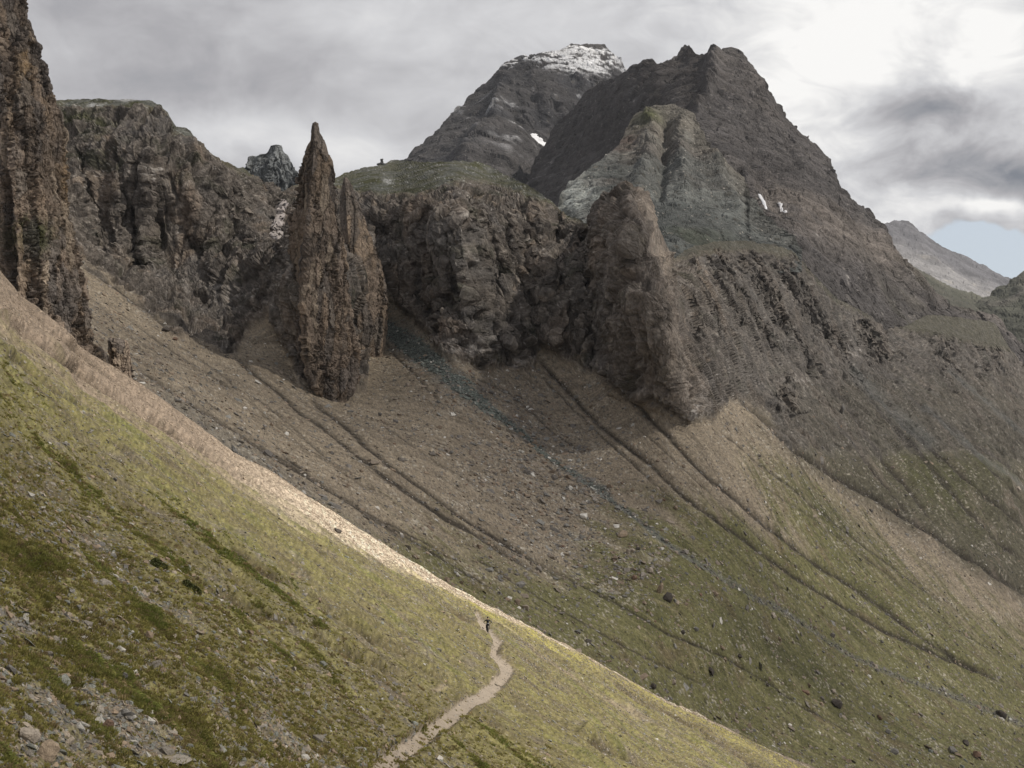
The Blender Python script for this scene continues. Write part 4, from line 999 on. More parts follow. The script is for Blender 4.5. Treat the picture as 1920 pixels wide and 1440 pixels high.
# ------------------------------------------------------------------ unseen cloud sheet towards the sun, density shaped to shade cliffs and spare the crest
def cloud_bank():
    H = 2500.0
    off = np.array([SUN[0] / SUN[2], SUN[1] / SUN[2]]) * H
    gx = np.concatenate([np.linspace(-1500, -320, 24), np.linspace(-300, 300, 110), np.linspace(330, 2300, 50)]); gy = np.concatenate([np.linspace(-350, 520, 140), np.linspace(540, 3300, 100)])
    GX, GY = np.meshgrid(gx, gy)
    n1 = fbm(GX / 260, GY / 260, GX * 0, 4); n2 = fbm(GX / 900 + 4, GY / 900, GX * 0, 2)
    bank = sstep(205, 238, GY + 14 * n1)
    thin = 0.30 * sstep(-42, -105, GX + 14 * n1) * sstep(214, 200, GY) + 0.42 * sstep(140, 40, GY + 20 * n1) * sstep(80, -60, GX) + 0.22 * sstep(110, 190, GX + 20 * n1) * sstep(214, 200, GY)  # thin veils added to dim the near slope's left, lower left and right
    dens = bank * (0.44 - 0.14 * sstep(385, 440, GY) - 0.12 * sstep(650, 1100, GY) + 0.16 * n1 + 0.18 * n2) + thin * (1 + 0.6 * n1)
    dens = np.where(bank > 0.5, dens, np.minimum(dens, 0.5)) + bank * 0.16 * np.exp(-((GX - 420) / 260) ** 2 - ((GY - 620) / 260) ** 2)
    dens += 0.36 * np.exp(-((GX + 12) / 85) ** 2 - ((GY - 445) / 62) ** 2)  # thicker spot added to weaken the pillar's cast shadow
    dens *= sstep(0, 260, GX - gx[0]) * sstep(0, 260, gx[-1] - GX) * sstep(0, 300, gy[-1] - GY) * sstep(0, 120, GY - gy[0])
    dens *= 1 - 0.45 * np.exp(-((GX - 450) / 260) ** 2 - ((GY - 1500) / 420) ** 2)
    dens = np.clip(dens, 0, 0.85)
    up = 5 + 22 * sstep(0, 0.4, dens) * (0.8 + 0.8 * n1)
    dn = 3 + 8 * sstep(0, 0.4, dens) * (1 + n2)
    border = np.zeros_like(GX, bool); border[0] = border[-1] = True; border[:, 0] = border[:, -1] = True
    up[border] = 0; dn[border] = 0
    V = []
    for s, h in ((1, up), (-1, dn)):
        V.append(np.stack([GX + off[0], GY + off[1], np.full_like(GX, H) + s * h], -1).reshape(-1, 3))
    R, C = GX.shape
    idx = np.arange(R * C).reshape(R, C)
    q = np.stack([idx[:-1, :-1], idx[:-1, 1:], idx[1:, 1:], idx[1:, :-1]], -1).reshape(-1, 4)
    me = mesh_np('cloud', np.concatenate(V), np.concatenate([q, q[:, ::-1] + R * C]), np.repeat(np.concatenate([dens.ravel(), dens.ravel()])[:, None], 3, 1))
    m = bpy.data.materials.new('cloud_vapour'); m.use_nodes = True
    t = NT(m.node_tree); t.n.clear()
    a = t.new('ShaderNodeVertexColor', layer_name='Col').outputs[0]
    oc = t.new('ShaderNodeTexCoord').outputs['Object']
    f = t.math('MULTIPLY', a, t.rng(t.noise(oc, 0.012, 5.0), 0.25, 0.75, 0.75, 1.25), clamp=True)
    tr = t.new('ShaderNodeBsdfTransparent'); di = t.new('ShaderNodeBsdfDiffuse'); di.inputs[0].default_value = (0.85, 0.85, 0.86, 1)
    mx = t.new('ShaderNodeMixShader'); t.put(mx.inputs[0], f)
    t.l.new(tr.outputs[0], mx.inputs[1]); t.l.new(di.outputs[0], mx.inputs[2])
    o = t.new('ShaderNodeOutputMaterial'); t.l.new(mx.outputs[0], o.inputs[0])
    ob = link('cloud', me, m); ob['kind'] = 'structure'
cloud_bank()
# ------------------------------------------------------------------ snow patches
def patch(L, name, poly, h, mat, label, colour):
    PX, PY, P, N = L['PX'], L['PY'], L['P'], L['N']
    nb = L['nb']
    jx = 1.2 * perlin(P[..., 0] / 4, P[..., 1] / 4, P[..., 2] / 4)
    m = in_poly(PX + 2 * jx, PY + 1.5 * jx, poly); m[:nb] = False
    rr = np.where(m.any(1))[0]; cc = np.where(m.any(0))[0]
    r0, r1, c0, c1 = max(rr[0] - 2, 0), rr[-1] + 3, max(cc[0] - 2, 0), cc[-1] + 3
    m = m[r0:r1, c0:c1]
    g = m.copy()
    for dr in (-1, 0, 1):
        for dc in (-1, 0, 1):
            g |= np.roll(np.roll(m, dr, 0), dc, 1)
    Q = P[r0:r1, c0:c1] + N[r0:r1, c0:c1] * np.where(m, h, -0.6 * h)[..., None]
    n = perlin(Q[..., 0], Q[..., 1], Q[..., 2])
    col = np.array(colour) * (1 + 0.10 * n)[..., None] * np.ones(Q.shape)
    o = sub_mesh(name, Q, col, cellmask(g), mat, True, None)
    tag(o, label, 'snow patch')
    return o
patch(SCR, 'snow_patch', [(520, 388), (534, 394), (530, 420), (532, 438), (523, 463), (511, 461), (510, 442), (516, 427), (513, 405)], 1.8, M_snow, 'dirty pinkish tall snow patch lying in the dark gully left of the tall spire', (0.42, 0.38, 0.36))
patch(MAIN, 'snow_patch', [(1420, 375), (1424, 374), (1438, 388), (1437, 390), (1434, 389)], 0.5, M_snow, 'bright white oblong snow patch beside the top of the grey green talus', (0.62, 0.63, 0.66))
patch(MAIN, 'snow_patch', [(1458, 383), (1462, 383), (1477, 397), (1478, 399), (1474, 398), (1464, 388)], 0.5, M_snow, 'thin wedge shaped snow patch on the brown band right of the oblong one', (0.58, 0.58, 0.60))
patch(SNOWY, 'snow_patch', [(991, 252), (998, 255), (1023, 281), (1020, 286), (1011, 280)], 2.0, M_snow, 'narrow slanting snow streak in the gully below the dark headwall of the snowy peak', (0.72, 0.73, 0.75))

# ------------------------------------------------------------------ stones
def tint_mat(name, bump=0.6, scale=3.0, rough=0.9, itype='INSTANCER'):
    m = bpy.data.materials.new(name); m.use_nodes = True
    t = NT(m.node_tree); b = t.n['Principled BSDF']
    if itype == 'INSTANCER':
        a = t.new('ShaderNodeAttribute', attribute_type='INSTANCER', attribute_name='tint').outputs['Color']
    else:
        a = t.new('ShaderNodeObjectInfo').outputs['Color']
    oc = t.new('ShaderNodeTexCoord').outputs['Object']
    n = t.noise(oc, scale, 6.0, 0.65)
    hs = t.new('ShaderNodeVectorMath', operation='SCALE')
    t.put(hs.inputs[0], a); t.put(hs.inputs['Scale'], t.rng(n, 0.3, 0.7, 0.65, 1.3, smooth=False))
    t.put(b.inputs['Base Color'], hs.outputs[0])
    b.inputs['Roughness'].default_value = rough; b.inputs['Specular IOR Level'].default_value = 0.2
    bp = t.new('ShaderNodeBump'); bp.inputs['Strength'].default_value = bump; bp.inputs['Distance'].default_value = 0.15
    t.put(bp.inputs['Height'], n); t.l.new(bp.outputs[0], b.inputs['Normal'])
    return m
M_stone = tint_mat('stone', 0.7); M_boulder = tint_mat('boulder_rock', 0.8, 2.2, itype='OBJECT'); M_blade = tint_mat('grass_blade', 0.0, 2.0, 0.8)
def let_through(m, f):
    t = NT(m.node_tree); b = t.n['Principled BSDF']; out = t.n['Material Output']
    tl = t.new('ShaderNodeBsdfTranslucent'); mx = t.new('ShaderNodeMixShader'); mx.inputs[0].default_value = f
    t.put(tl.inputs[0], b.inputs['Base Color'].links[0].from_socket)
    t.l.new(b.outputs[0], mx.inputs[1]); t.l.new(tl.outputs[0], mx.inputs[2]); t.l.new(mx.outputs[0], out.inputs['Surface'])
let_through(M_blade, 0.45)

def hull_mesh(name, n, sx, sy, sz, seed, mat, box=0.35):
    r = np.random.default_rng(seed)
    v = r.normal(size=(n, 3)); v /= np.linalg.norm(v, axis=1)[:, None]
    v = np.sign(v) * np.abs(v) ** (1 - box)
    v *= r.uniform(0.78, 1.05, (n, 1))
    v *= np.array([sx, sy, sz])
    bm = bmesh.new()
    for p in v: bm.verts.new(p)
    bmesh.ops.convex_hull(bm, input=bm.verts[:])
    bmesh.ops.delete(bm, geom=[q for q in bm.verts if not q.link_faces], context='VERTS')
    me = bpy.data.meshes.new(name); bm.to_mesh(me); bm.free()
    me.materials.append(mat)
    return me

def frame_euler(nrm, spin, tilt):
    """euler angles that stand +z on the normal, turned by spin, with a random tilt"""
    n = nrm / (np.linalg.norm(nrm, axis=1)[:, None] + 1e-9)
    n = n + tilt; n /= np.linalg.norm(n, axis=1)[:, None]
    a = np.stack([np.cos(spin), np.sin(spin), np.zeros_like(spin)], -1)
    x = a - n * (a * n).sum(1)[:, None]; x /= np.linalg.norm(x, axis=1)[:, None] + 1e-9
    y = np.cross(n, x)
    R = np.stack([x, y, n], -1)
    ey = np.arcsin(np.clip(-R[:, 2, 0], -1, 1)); ex = np.arctan2(R[:, 2, 1], R[:, 2, 2]); ez = np.arctan2(R[:, 1, 0], R[:, 0, 0])
    return np.stack([ex, ey, ez], -1)

def scatter(name, protos, pos, rot, scl, pid, tint):
    coll = bpy.data.collections.new(name + '_kinds')
    for i, me in enumerate(protos):
        coll.objects.link(bpy.data.objects.new('%s_%02d' % (name, i), me))
    me = bpy.data.meshes.new(name)
    n = len(pos)
    me.vertices.add(n); me.vertices.foreach_set('co', np.ascontiguousarray(pos, np.float32).ravel())
    for an, arr in (('rot', rot), ('scl', scl)):
        a = me.attributes.new(an, 'FLOAT_VECTOR', 'POINT'); a.data.foreach_set('vector', np.ascontiguousarray(arr, np.float32).ravel())
    a = me.attributes.new('pid', 'INT', 'POINT'); a.data.foreach_set('value', np.ascontiguousarray(pid, np.int32))
    a = me.attributes.new('tint', 'FLOAT_COLOR', 'POINT')
    c4 = np.ones((n, 4), np.float32); c4[:, :3] = tint; a.data.foreach_set('color', c4.ravel())
    o = link(name, me); o['kind'] = 'stuff'
    ng = bpy.data.node_groups.new(name, 'GeometryNodeTree')
    ng.interface.new_socket('Geometry', in_out='INPUT', socket_type='NodeSocketGeometry')
    ng.interface.new_socket('Geometry', in_out='OUTPUT', socket_type='NodeSocketGeometry')
    gi = ng.nodes.new('NodeGroupInput'); go = ng.nodes.new('NodeGroupOutput')
    ip = ng.nodes.new('GeometryNodeInstanceOnPoints'); ci = ng.nodes.new('GeometryNodeCollectionInfo')
    ci.inputs['Collection'].default_value = coll; ci.inputs['Separate Children'].default_value = True; ci.inputs['Reset Children'].default_value = True
    def na(nm, ty):
        q = ng.nodes.new('GeometryNodeInputNamedAttribute'); q.data_type = ty; q.inputs['Name'].default_value = nm
        return q.outputs['Attribute']
    ng.links.new(gi.outputs[0], ip.inputs['Points']); ng.links.new(ci.outputs[0], ip.inputs['Instance'])
    ip.inputs['Pick Instance'].default_value = True
    ng.links.new(na('pid', 'INT'), ip.inputs['Instance Index'])
    ng.links.new(na('rot', 'FLOAT_VECTOR'), ip.inputs['Rotation']); ng.links.new(na('scl', 'FLOAT_VECTOR'), ip.inputs['Scale'])
    ng.links.new(ip.outputs[0], go.inputs[0])
    md = o.modifiers.new('scatter', 'NODES'); md.node_group = ng
    return o

def sample(L, weight, n, rgen):
    """n random places on a layer, chosen by area times weight"""
    P = L['P']
    e1 = P[1:, :-1] - P[:-1, :-1]; e2 = P[:-1, 1:] - P[:-1, :-1]
    A = np.linalg.norm(np.cross(e1, e2), axis=2) * weight[:-1, :-1]
    A[:L['nb']] = 0
    cdf = np.cumsum(A.ravel()); k = np.searchsorted(cdf, rgen.random(n) * cdf[-1])
    r, c = np.unravel_index(np.minimum(k, A.size - 1), A.shape)
    a, b = rgen.random(n)[:, None], rgen.random(n)[:, None]
    p = P[r, c] + a * e1[r, c] + b * e2[r, c]
    return p, L['N'][r, c], r, c

R1 = np.random.default_rng(5)
stone_protos = [hull_mesh('stone', 12, 0.62, 0.5, 0.30, 100 + i, M_stone) for i in range(4)] + [hull_mesh('stone', 10, 0.75, 0.5, 0.12, 110 + i, M_stone) for i in range(4)] + [hull_mesh('stone', 14, 0.55, 0.5, 0.42, 120 + i, M_stone) for i in range(2)]
# near slope: flakes and stones in the turf
n_path = np.ones(NEAR['PX'].shape)
n_path[isp] = 0.40
vis = (NEAR['PX'] > -60) & (NEAR['PX'] < 1960) & (NEAR['PY'] < 1500)
depth_n = NEAR['P'][..., 1]
wN = n_path * vis * np.clip(0.42 + 1.1 * stony + 0.6 * heath + 0.35 * pale - 0.25 * lush, 0.04, 3)
wN = wN * (1 + 9 * sstep(75, 32, depth_n))
NS = 190000
p, nn, r_, c_ = sample(NEAR, wN, NS, R1)
size = np.exp(R1.normal(np.log(0.065), 0.60, NS)).clip(0.02, 0.40)
dd = np.maximum(p[:, 1], 20)
size = np.maximum(size, 0.0008 * dd)
kind = R1.integers(0, 10, NS)
sc3 = size[:, None] * R1.uniform(0.7, 1.3, (NS, 3))
rot = frame_euler(nn, R1.uniform(0, 6.28, NS), R1.normal(0, 0.28, (NS, 3)))
base = np.array([[0.25, 0.225, 0.19], [0.33, 0.28, 0.22], [0.19, 0.18, 0.165], [0.22, 0.225, 0.20], [0.30, 0.23, 0.165]])[R1.integers(0, 5, NS)]
base = np.where((R1.random(NS) < 0.07)[:, None], np.array([[0.42, 0.40, 0.36]]), base)
pl = pale[r_, c_][:, None]
base = base * (1 - pl) + (np.array([[0.34, 0.275, 0.21]]) * pl)
tint = base * R1.uniform(0.7, 1.25, (NS, 1))
scatter('loose_stones', stone_protos, p + nn * (0.02 * size)[:, None], rot, sc3, kind, tint)

# turf
def tuft_mesh(name, n, h, spread, seed):
    r = np.random.default_rng(seed)
    V, Fc = [], []
    for i in range(n):
        a = r.uniform(0, 6.28); rad = spread * math.sqrt(r.random())
        b = np.array([rad * math.cos(a), rad * math.sin(a), -0.02])
        d = r.uniform(0, 6.28); ln = h * r.uniform(0.6, 1.1)
        out = np.array([math.cos(a), math.sin(a), 0]) * ln * r.uniform(0.1, 0.6) + r.normal(0, 0.1 * ln, 3) * [1, 1, 0]
        w_ = 0.012 + 0.008 * r.random()
        s = np.array([math.cos(d), math.sin(d), 0]) * w_
        m_ = b + out * 0.4 + [0, 0, ln * 0.6]; t_ = b + out + [0, 0, ln * (0.85 - 0.2 * r.random())]
        k = len(V)
        V += [b - s, b + s, m_ + s * 0.7, m_ - s * 0.7, t_]
        Fc += [(k, k + 1, k + 2, k + 3), (k + 3, k + 2, k + 4)]
    me = bpy.data.meshes.new(name); me.from_pydata([tuple(v) for v in V], [], Fc); me.materials.append(M_blade)
    return me
tufts = [tuft_mesh('tuft', 16, 0.13, 0.07, 300 + i) for i in range(4)] + [tuft_mesh('tuft', 60, 0.15, 0.20, 310 + i) for i in range(3)]
wG = n_path * vis * np.clip(0.22 + 1.9 * lush - 0.4 * stony - 0.8 * pale, 0.02, 2) * sstep(95, 40, depth_n) * (1 + 3 * sstep(65, 30, depth_n))
NG_ = 34000
p, nn, r_, c_ = sample(NEAR, wG, NG_, R1)
lu = lush[r_, c_]; ya = yel[r_, c_]
kind = np.where(R1.random(NG_) < 0.12 + 0.25 * lu, R1.integers(4, 7, NG_), R1.integers(0, 4, NG_))
s1 = R1.uniform(0.55, 1.25, NG_)
s1 = s1 * (1 + 0.5 * sstep(60, 120, p[:, 1]))
up = nn * 0.6 + np.array([0, 0, 0.4])
rot = frame_euler(up, R1.uniform(0, 6.28, NG_), R1.normal(0, 0.15, (NG_, 3)))
g1 = np.array([0.290, 0.260, 0.085]); g2 = np.array([0.180, 0.205, 0.052]); g3 = np.array([0.300, 0.235, 0.120])
tint = g1 + (g2 - g1) * np.clip(lu + R1.normal(0, 0.2, NG_), 0, 1)[:, None]
dry = (R1.random(NG_) < 0.22)[:, None]
tint = np.where(dry, g3, tint) * R1.uniform(0.75, 1.25, (NG_, 1))
scatter('grass', tufts, p, rot, s1[:, None] * np.ones(3), kind, tint)

# scree and far grass slope: loose rubble
PXs, PYs = SCR['PX'], SCR['PY']
scr_ok = (1 - cl) * (1 - plat) * (PYs < near_sil(PXs) + 10) * (PXs > -20) * (PXs < 1950)
wS = scr_ok * (0.25 + 2.4 * np.clip(bould, 0, 2) + 0.9 * np.exp(-((chr_ - 1.3) / 1.2) ** 2) + 1.1 * sstep(0.1, 0.5, flow) + 0.7 * np.exp(-((PYs - near_sil(PXs)) / 60) ** 2))
wS = wS * sstep(900, 500, SCR['P'][..., 1])
NR = 34000
p, nn, r_, c_ = sample(SCR, wS, NR, R1)
size = np.exp(R1.normal(np.log(0.42), 0.60, NR)).clip(0.18, 2.2) * (1 + 0.30 * bould[r_, c_])
kind = R1.integers(0, 10, NR)
rot = frame_euler(nn, R1.uniform(0, 6.28, NR), R1.normal(0, 0.3, (NR, 3)))
base = np.array([[0.19, 0.170, 0.148], [0.225, 0.188, 0.150], [0.15, 0.138, 0.125], [0.20, 0.155, 0.115], [0.17, 0.165, 0.152]])[R1.integers(0, 5, NR)]
base = np.where((R1.random(NR) < 0.06)[:, None], np.array([[0.46, 0.44, 0.40]]), base)
tint = base * R1.uniform(0.85, 1.6, (NR, 1))
scatter('rubble', stone_protos, p + nn * (0.04 * size)[:, None], rot, size[:, None] * R1.uniform(0.75, 1.25, (NR, 3)), kind, tint)
# chute gravel and pebbles on the path
wC = chute * scr_ok * sstep(1250, 900, PXs) + 0.25 * chute * scr_ok
p, nn, r_, c_ = sample(SCR, wC, 7000, R1)
size = np.exp(R1.normal(np.log(0.45), 0.5, 7000)).clip(0.2, 1.6)
lowc = sstep(1000, 1300, PXs[r_, c_])[:, None]
tint = (np.array([[0.150, 0.168, 0.150]]) * (1 - lowc) + np.array([[0.185, 0.178, 0.160]]) * lowc) * R1.uniform(0.55, 1.5, (7000, 1)); tint[R1.random(7000) < 0.03] = (0.42, 0.42, 0.38)
scatter('chute_gravel', stone_protos, p + nn * (0.1 * size)[:, None], frame_euler(nn, R1.uniform(0, 6.28, 7000), R1.normal(0, 0.3, (7000, 3))), size[:, None] * R1.uniform(0.75, 1.25, (7000, 3)), R1.integers(0, 10, 7000), tint)

# ------------------------------------------------------------------ single boulders
GREYB, TANB, PALE, DARK, RED, WHITE = (0.20, 0.19, 0.175), (0.30, 0.235, 0.17), (0.36, 0.31, 0.255), (0.072, 0.062, 0.053), (0.19, 0.125, 0.09), (0.55, 0.53, 0.48)
def boulder(L, px, py, wpx, colour, label, shape=(1, 0.8, 0.55), group=None, seed=0, sink=0.12, spin=None, mesh=None, cat='boulder', name='boulder', npts=26):
    P, N = surf(L, px, py)
    s = wpx * P[1] / F * 0.5
    if mesh is None:
        mesh = hull_mesh(name, npts, 1, shape[1] / shape[0], shape[2] / shape[0], 1000 + seed, M_boulder, 0.25)
    o = link(name, mesh)
    r = np.random.default_rng(seed + 500)
    sp = r.uniform(0, 6.28) if spin is None else spin
    ev = frame_euler(N[None] * 0.7 + np.array([[0, 0, 0.3]]), np.array([sp]), r.normal(0, 0.12, (1, 3)))[0]
    o.rotation_euler = ev
    o.scale = (s, s, s)
    hz = shape[2] / shape[0] * s
    o.location = P + N * hz * (0.75 - sink * 2)
    k = r.uniform(0.9, 1.1)
    o.color = (colour[0] * k, colour[1] * k, colour[2] * k, 1)
    tag(o, label, cat, group)
    return o
NAMED = [
    (NEAR, 64, 1368, 46, PALE, 'large pale flat topped boulder in the mossy turf at the lower left corner', (1, .8, .6)),
    (NEAR, 90, 1405, 38, TANB, 'tall tan slab boulder leaning just below the large pale flat topped boulder', (.75, .6, 1.0)),
    (NEAR, 205, 1353, 22, RED, 'reddish brown pointed slab standing right of the two large corner boulders', (.7, .5, .9)),
    (NEAR, 432, 1308, 12, TANB, 'small upright orange tan stone standing beside a bright green hummock', (.7, .5, .9)),
    (NEAR, 268, 1349, 21, PALE, 'flat pale stone plate in the turf right of the reddish pointed slab', (1, .7, .2)),
    (NEAR, 632, 998, 24, DARK, 'dark brown block on the sunlit turf just below the pale slope edge', (1, .6, .45)),
    (NEAR, 262, 1071, 17, TANB, 'tan rock touching the upper left side of the dark green shrub on the near slope', (1, .7, .5)),
    (NEAR, 277, 1066, 12, PALE, 'smaller pale rock just above the tan rock at the dark shrub', (1, .7, .5)),
    (NEAR, 4, 1362, 13, TANB, 'orange tan rock cut by the left edge of the frame', (1, .7, .5)),
    (NEAR, 56, 1226, 15, WHITE, 'bright whitish slab among grey flakes on the lower left turf', (1, .6, .3)),
    (NEAR, 230, 1212, 11, WHITE, 'small rounded white stone in the stony turf above the reddish slab', (1, .8, .5)),
    (NEAR, 745, 1292, 14, PALE, 'pale angular rock on the turf left of the path bend', (1, .6, .5)),
    (NEAR, 706, 1325, 8, WHITE, 'small white stone with a dark shadow left of the straight path stretch', (1, .8, .7)),
    (NEAR, 900, 1352, 9, DARK, 'small dark rock on the grass right of the straight path stretch', (1, .8, .6)),
    (SCR, 976, 1099, 25, GREYB, 'lone grey boulder with light top on the scree just above the rider', (1, .7, .55)),
    (SCR, 1166, 1006, 25, TANB, 'largest tan flat boulder in the middle of the rockfall field', (1, .75, .5)),
    (SCR, 1218, 1075, 14, PALE, 'pale pointed boulder on grass below the rockfall field', (.8, .6, .8)),
    (SCR, 1190, 1083, 13, RED, 'reddish boulder left of the pale pointed boulder below the rockfall', (1, .8, .8)),
    (SCR, 1251, 1123, 24, DARK, 'dark rounded boulder on the grassy slope below the reddish boulder', (1, .8, .55)),
    (SCR, 1236, 1110, 13, TANB, 'thin upright tan slab touching the dark rounded boulder', (.5, .4, 1)),
    (SCR, 1067, 922, 12, WHITE, 'bright white boulder at the upper side of the rockfall field', (1, .8, .9)),
    (SCR, 1178, 1034, 11, PALE, 'pale upright boulder, left one of the close pair under the tan flat boulder', (.8, .6, 1)),
    (SCR, 1186, 1030, 11, PALE, 'pale boulder, right one of the close pair under the tan flat boulder', (1, .8, .8)),
    (SCR, 1197, 1029, 11, DARK, 'small dark block right beside the pale boulder pair in the rockfall', (1, .8, .5)),
    (SCR, 1207, 1028, 9, TANB, 'small tan block right of the dark block in the rockfall', (1, .8, .5)),
    (SCR, 1220, 1018, 15, PALE, 'pale flat slab at the right end of the rockfall field', (1, .6, .35)),
    (SCR, 1148, 1120, 18, GREYB, 'long grey slab with dark underside on grass left of the dark rounded boulder', (1, .5, .3)),
    (SCR, 1172, 1117, 13, GREYB, 'short grey slab uphill of the long grey slab', (1, .6, .35)),
    (SCR, 1023, 932, 17, GREYB, 'grey flat boulder left of the bright white boulder', (1, .7, .4)),
    (SCR, 1062, 987, 13, GREYB, 'greenish grey boulder in the dark patch of the rockfall field', (1, .7, .6)),
    (SCR, 1008, 1010, 12, PALE, 'pale boulder at the lower left edge of the rockfall field', (1, .8, .7)),
    (SCR, 1330, 1259, 24, DARK, 'dark broad boulder on the stony turf right of the sunlit slope edge', (1, .7, .4)),
    (SCR, 1222, 1289, 16, DARK, 'dark boulder just behind the sunlit grassy slope edge', (1, .8, .7)),
    (SCR, 1255, 1309, 16, GREYB, 'grey flat boulder at the slope edge right of the dark boulder there', (1, .6, .35)),
    (SCR, 1350, 1215, 13, TANB, 'ochre rock on the stony strip uphill of the dark broad boulder', (1, .7, .6)),
    (SCR, 1302, 1180, 12, GREYB, 'grey block, right one of two on the turf below the grassy bank', (1, .8, .7)),
    (SCR, 1281, 1186, 13, DARK, 'dark block, left one of two on the turf below the grassy bank', (1, .8, .7)),
    (SCR, 1450, 1155, 15, PALE, 'light topped boulder lying close below the stony stream bed', (1, .7, .5)),
    (SCR, 1567, 1320, 26, DARK, 'very dark bulky boulder with a hollow at the lower right slope', (1, .8, .65)),
    (SCR, 1512, 1296, 19, RED, 'brownish flat boulder left of the very dark bulky boulder', (1, .7, .4)),
    (SCR, 1562, 1297, 10, PALE, 'small pale boulder right above the very dark bulky boulder', (1, .8, .8)),
    (SCR, 1467, 1280, 10, PALE, 'small pale boulder at the upper end of the lower right boulder train', (1, .8, .6)),
    (SCR, 1875, 1342, 24, DARK, 'dark boulder in the stream bed near the right edge', (1, .8, .65)),
    (SCR, 1675, 1411, 16, GREYB, 'grey cubic boulder near the bottom edge of the dark grassy slope', (1, .9, .8)),
    (SCR, 1783, 1410, 19, GREYB, 'rounded grey boulder left of the reddish one at the bottom right', (1, .8, .65)),
    (SCR, 1827, 1420, 21, RED, 'dark reddish boulder near the bottom right corner', (1, .8, .75)),
    (SCR, 1810, 1395, 17, DARK, 'blackish boulder uphill of the rounded grey boulder at the bottom right', (1, .8, .65)),
    (SCR, 1630, 1267, 10, WHITE, 'whitish stone on the green bank below the stream bed', (1, .7, .6)),
    (SCR, 1716, 1245, 10, WHITE, 'white pointed stone on the grass above the stream bed', (1, .5, .5)),
    (SCR, 1671, 1340, 13, TANB, 'tan flat boulder right of the very dark bulky boulder', (1, .7, .45)),
    (SCR, 1650, 1345, 14, RED, 'brown leaning slab left of the tan flat boulder', (1, .5, .7)),
    (SCR, 1664, 1375, 13, GREYB, 'pointed light grey boulder downhill of the brown leaning slab', (1, .7, .8)),
    (SCR, 1904, 919, 14, PALE, 'pale block in the blue grey gully at the right edge', (1, .7, .6)),
    (SCR, 1570, 778, 12, GREYB, 'upright grey slab on the dark brown slope right of the arched outcrop', (.5, .4, 1)),
    (SCR, 310, 623, 20, DARK, 'dark flat rock on the scree below the chimney cliff', (1, .7, .45)),
    (SCR, 327, 636, 14, RED, 'small brown rock just below the dark flat rock on the scree', (1, .7, .5)),
    (SCR, 494, 803, 13, DARK, 'dark little slab alone on the smooth scree between two gullies', (1, .6, .4)),
    (SCR, 631, 794, 8, WHITE, 'white stone in the head of the gully below the tall spire', (1, .8, .8)),
    (SCR, 764, 722, 10, PALE, 'pale block on the scree between tall spire and green gravel chute', (1, .8, .8)),
    (SCR, 851, 755, 10, TANB, 'tan block at the left rim of the green gravel chute', (1, .8, .8)),
    (SCR, 859, 822, 9, PALE, 'pale oval boulder in the middle of the upper rubble field', (1, .8, .8)),
    (SCR, 944, 828, 14, TANB, 'flat tan slab lying below the green gravel chute', (1, .5, .25)),
    (SCR, 979, 846, 8, WHITE, 'yellowish white stone below the flat tan slab', (1, .9, .9)),
    (SCR, 991, 833, 11, TANB, 'tan block between the yellowish stone and the chute', (1, .7, .6)),
    (SCR, 846, 850, 9, GREYB, 'light grey block left of the pale oval boulder row in the upper rubble', (1, .8, .8)),
]
for i, (L, px, py, wp_, col_, lab, shp) in enumerate(NAMED):
    m_ = max(shp)
    boulder(L, px, py, wp_, col_, lab, tuple(v / m_ for v in shp), seed=i, npts=40 if wp_ > 30 else 26)
# a further 230 of the largest stones in view, each an object of its own
bprot = [hull_mesh('boulder', 18, 1, r1, r2, 700 + i, M_boulder, 0.3) for i, (r1, r2) in enumerate([(.8, .55), (.7, .4), (.85, .75), (.6, .35), (.75, .6), (.9, .5)])]
TONES = {'grey': GREYB, 'tan': TANB, 'pale': PALE, 'dark': DARK, 'reddish': RED, 'greenish grey': (0.20, 0.215, 0.195)}
FORMS = ['chunky', 'flat', 'blocky', 'slablike', 'rounded', 'squat']
def flock(L, weight, n, lo, hi, what, where, zones, group, tones):
    """loose stones that only their tone, form and place tell apart"""
    p, nn, r, c = sample(L, weight, n, R1)
    for i in range(n):
        f = int(R1.integers(0, 6)); tn = tones[int(R1.integers(0, len(tones)))]
        o = link('boulder', bprot[f])
        u_ = float(R1.random()); s = (lo + u_ * (hi - lo)) * 0.5 * (p[i, 1] / F)
        sw = 'tiny' if u_ < 0.25 else 'small' if u_ < 0.5 else 'middling' if u_ < 0.75 else 'bigger'
        o.scale = (s, s * R1.uniform(.8, 1.1), s * R1.uniform(.8, 1.2))
        o.rotation_euler = frame_euler(nn[i][None], np.array([R1.uniform(0, 6.28)]), R1.normal(0, 0.25, (1, 3)))[0]
        o.location = p[i] + nn[i] * s * 0.1
        cc = np.array(TONES[tn]) * R1.uniform(0.85, 1.12)
        o.color = (*cc, 1)
        zone = zones(L['PX'][r[i], c[i]], L['PY'][r[i], c[i]])
        tag(o, '%s %s %s %s loose %s %s' % (sw, tn, FORMS[f], what, zone, where), 'boulder', group)
onscr = scr_ok * (1 - chute)
zr = lambda x, y: 'at the upper end of' if y < 965 else 'in the middle of' if y < 1040 else 'at the lower end of'
flock(SCR, onscr * np.clip(bould, 0, 2) * (PYs > 900), 70, 6, 10, 'boulder', 'the rockfall field', zr, 'boulders of the rockfall field', ['grey', 'tan', 'grey', 'pale', 'reddish'])
zu = lambda x, y: 'high in' if y < 740 else 'in the middle of' if y < 810 else 'low in'
flock(SCR, onscr * np.clip(bould, 0, 2) * (PYs < 880), 45, 5, 8, 'boulder', 'the rubble below the spire', zu, 'boulders of the upper rubble', ['grey', 'pale', 'tan', 'reddish'])
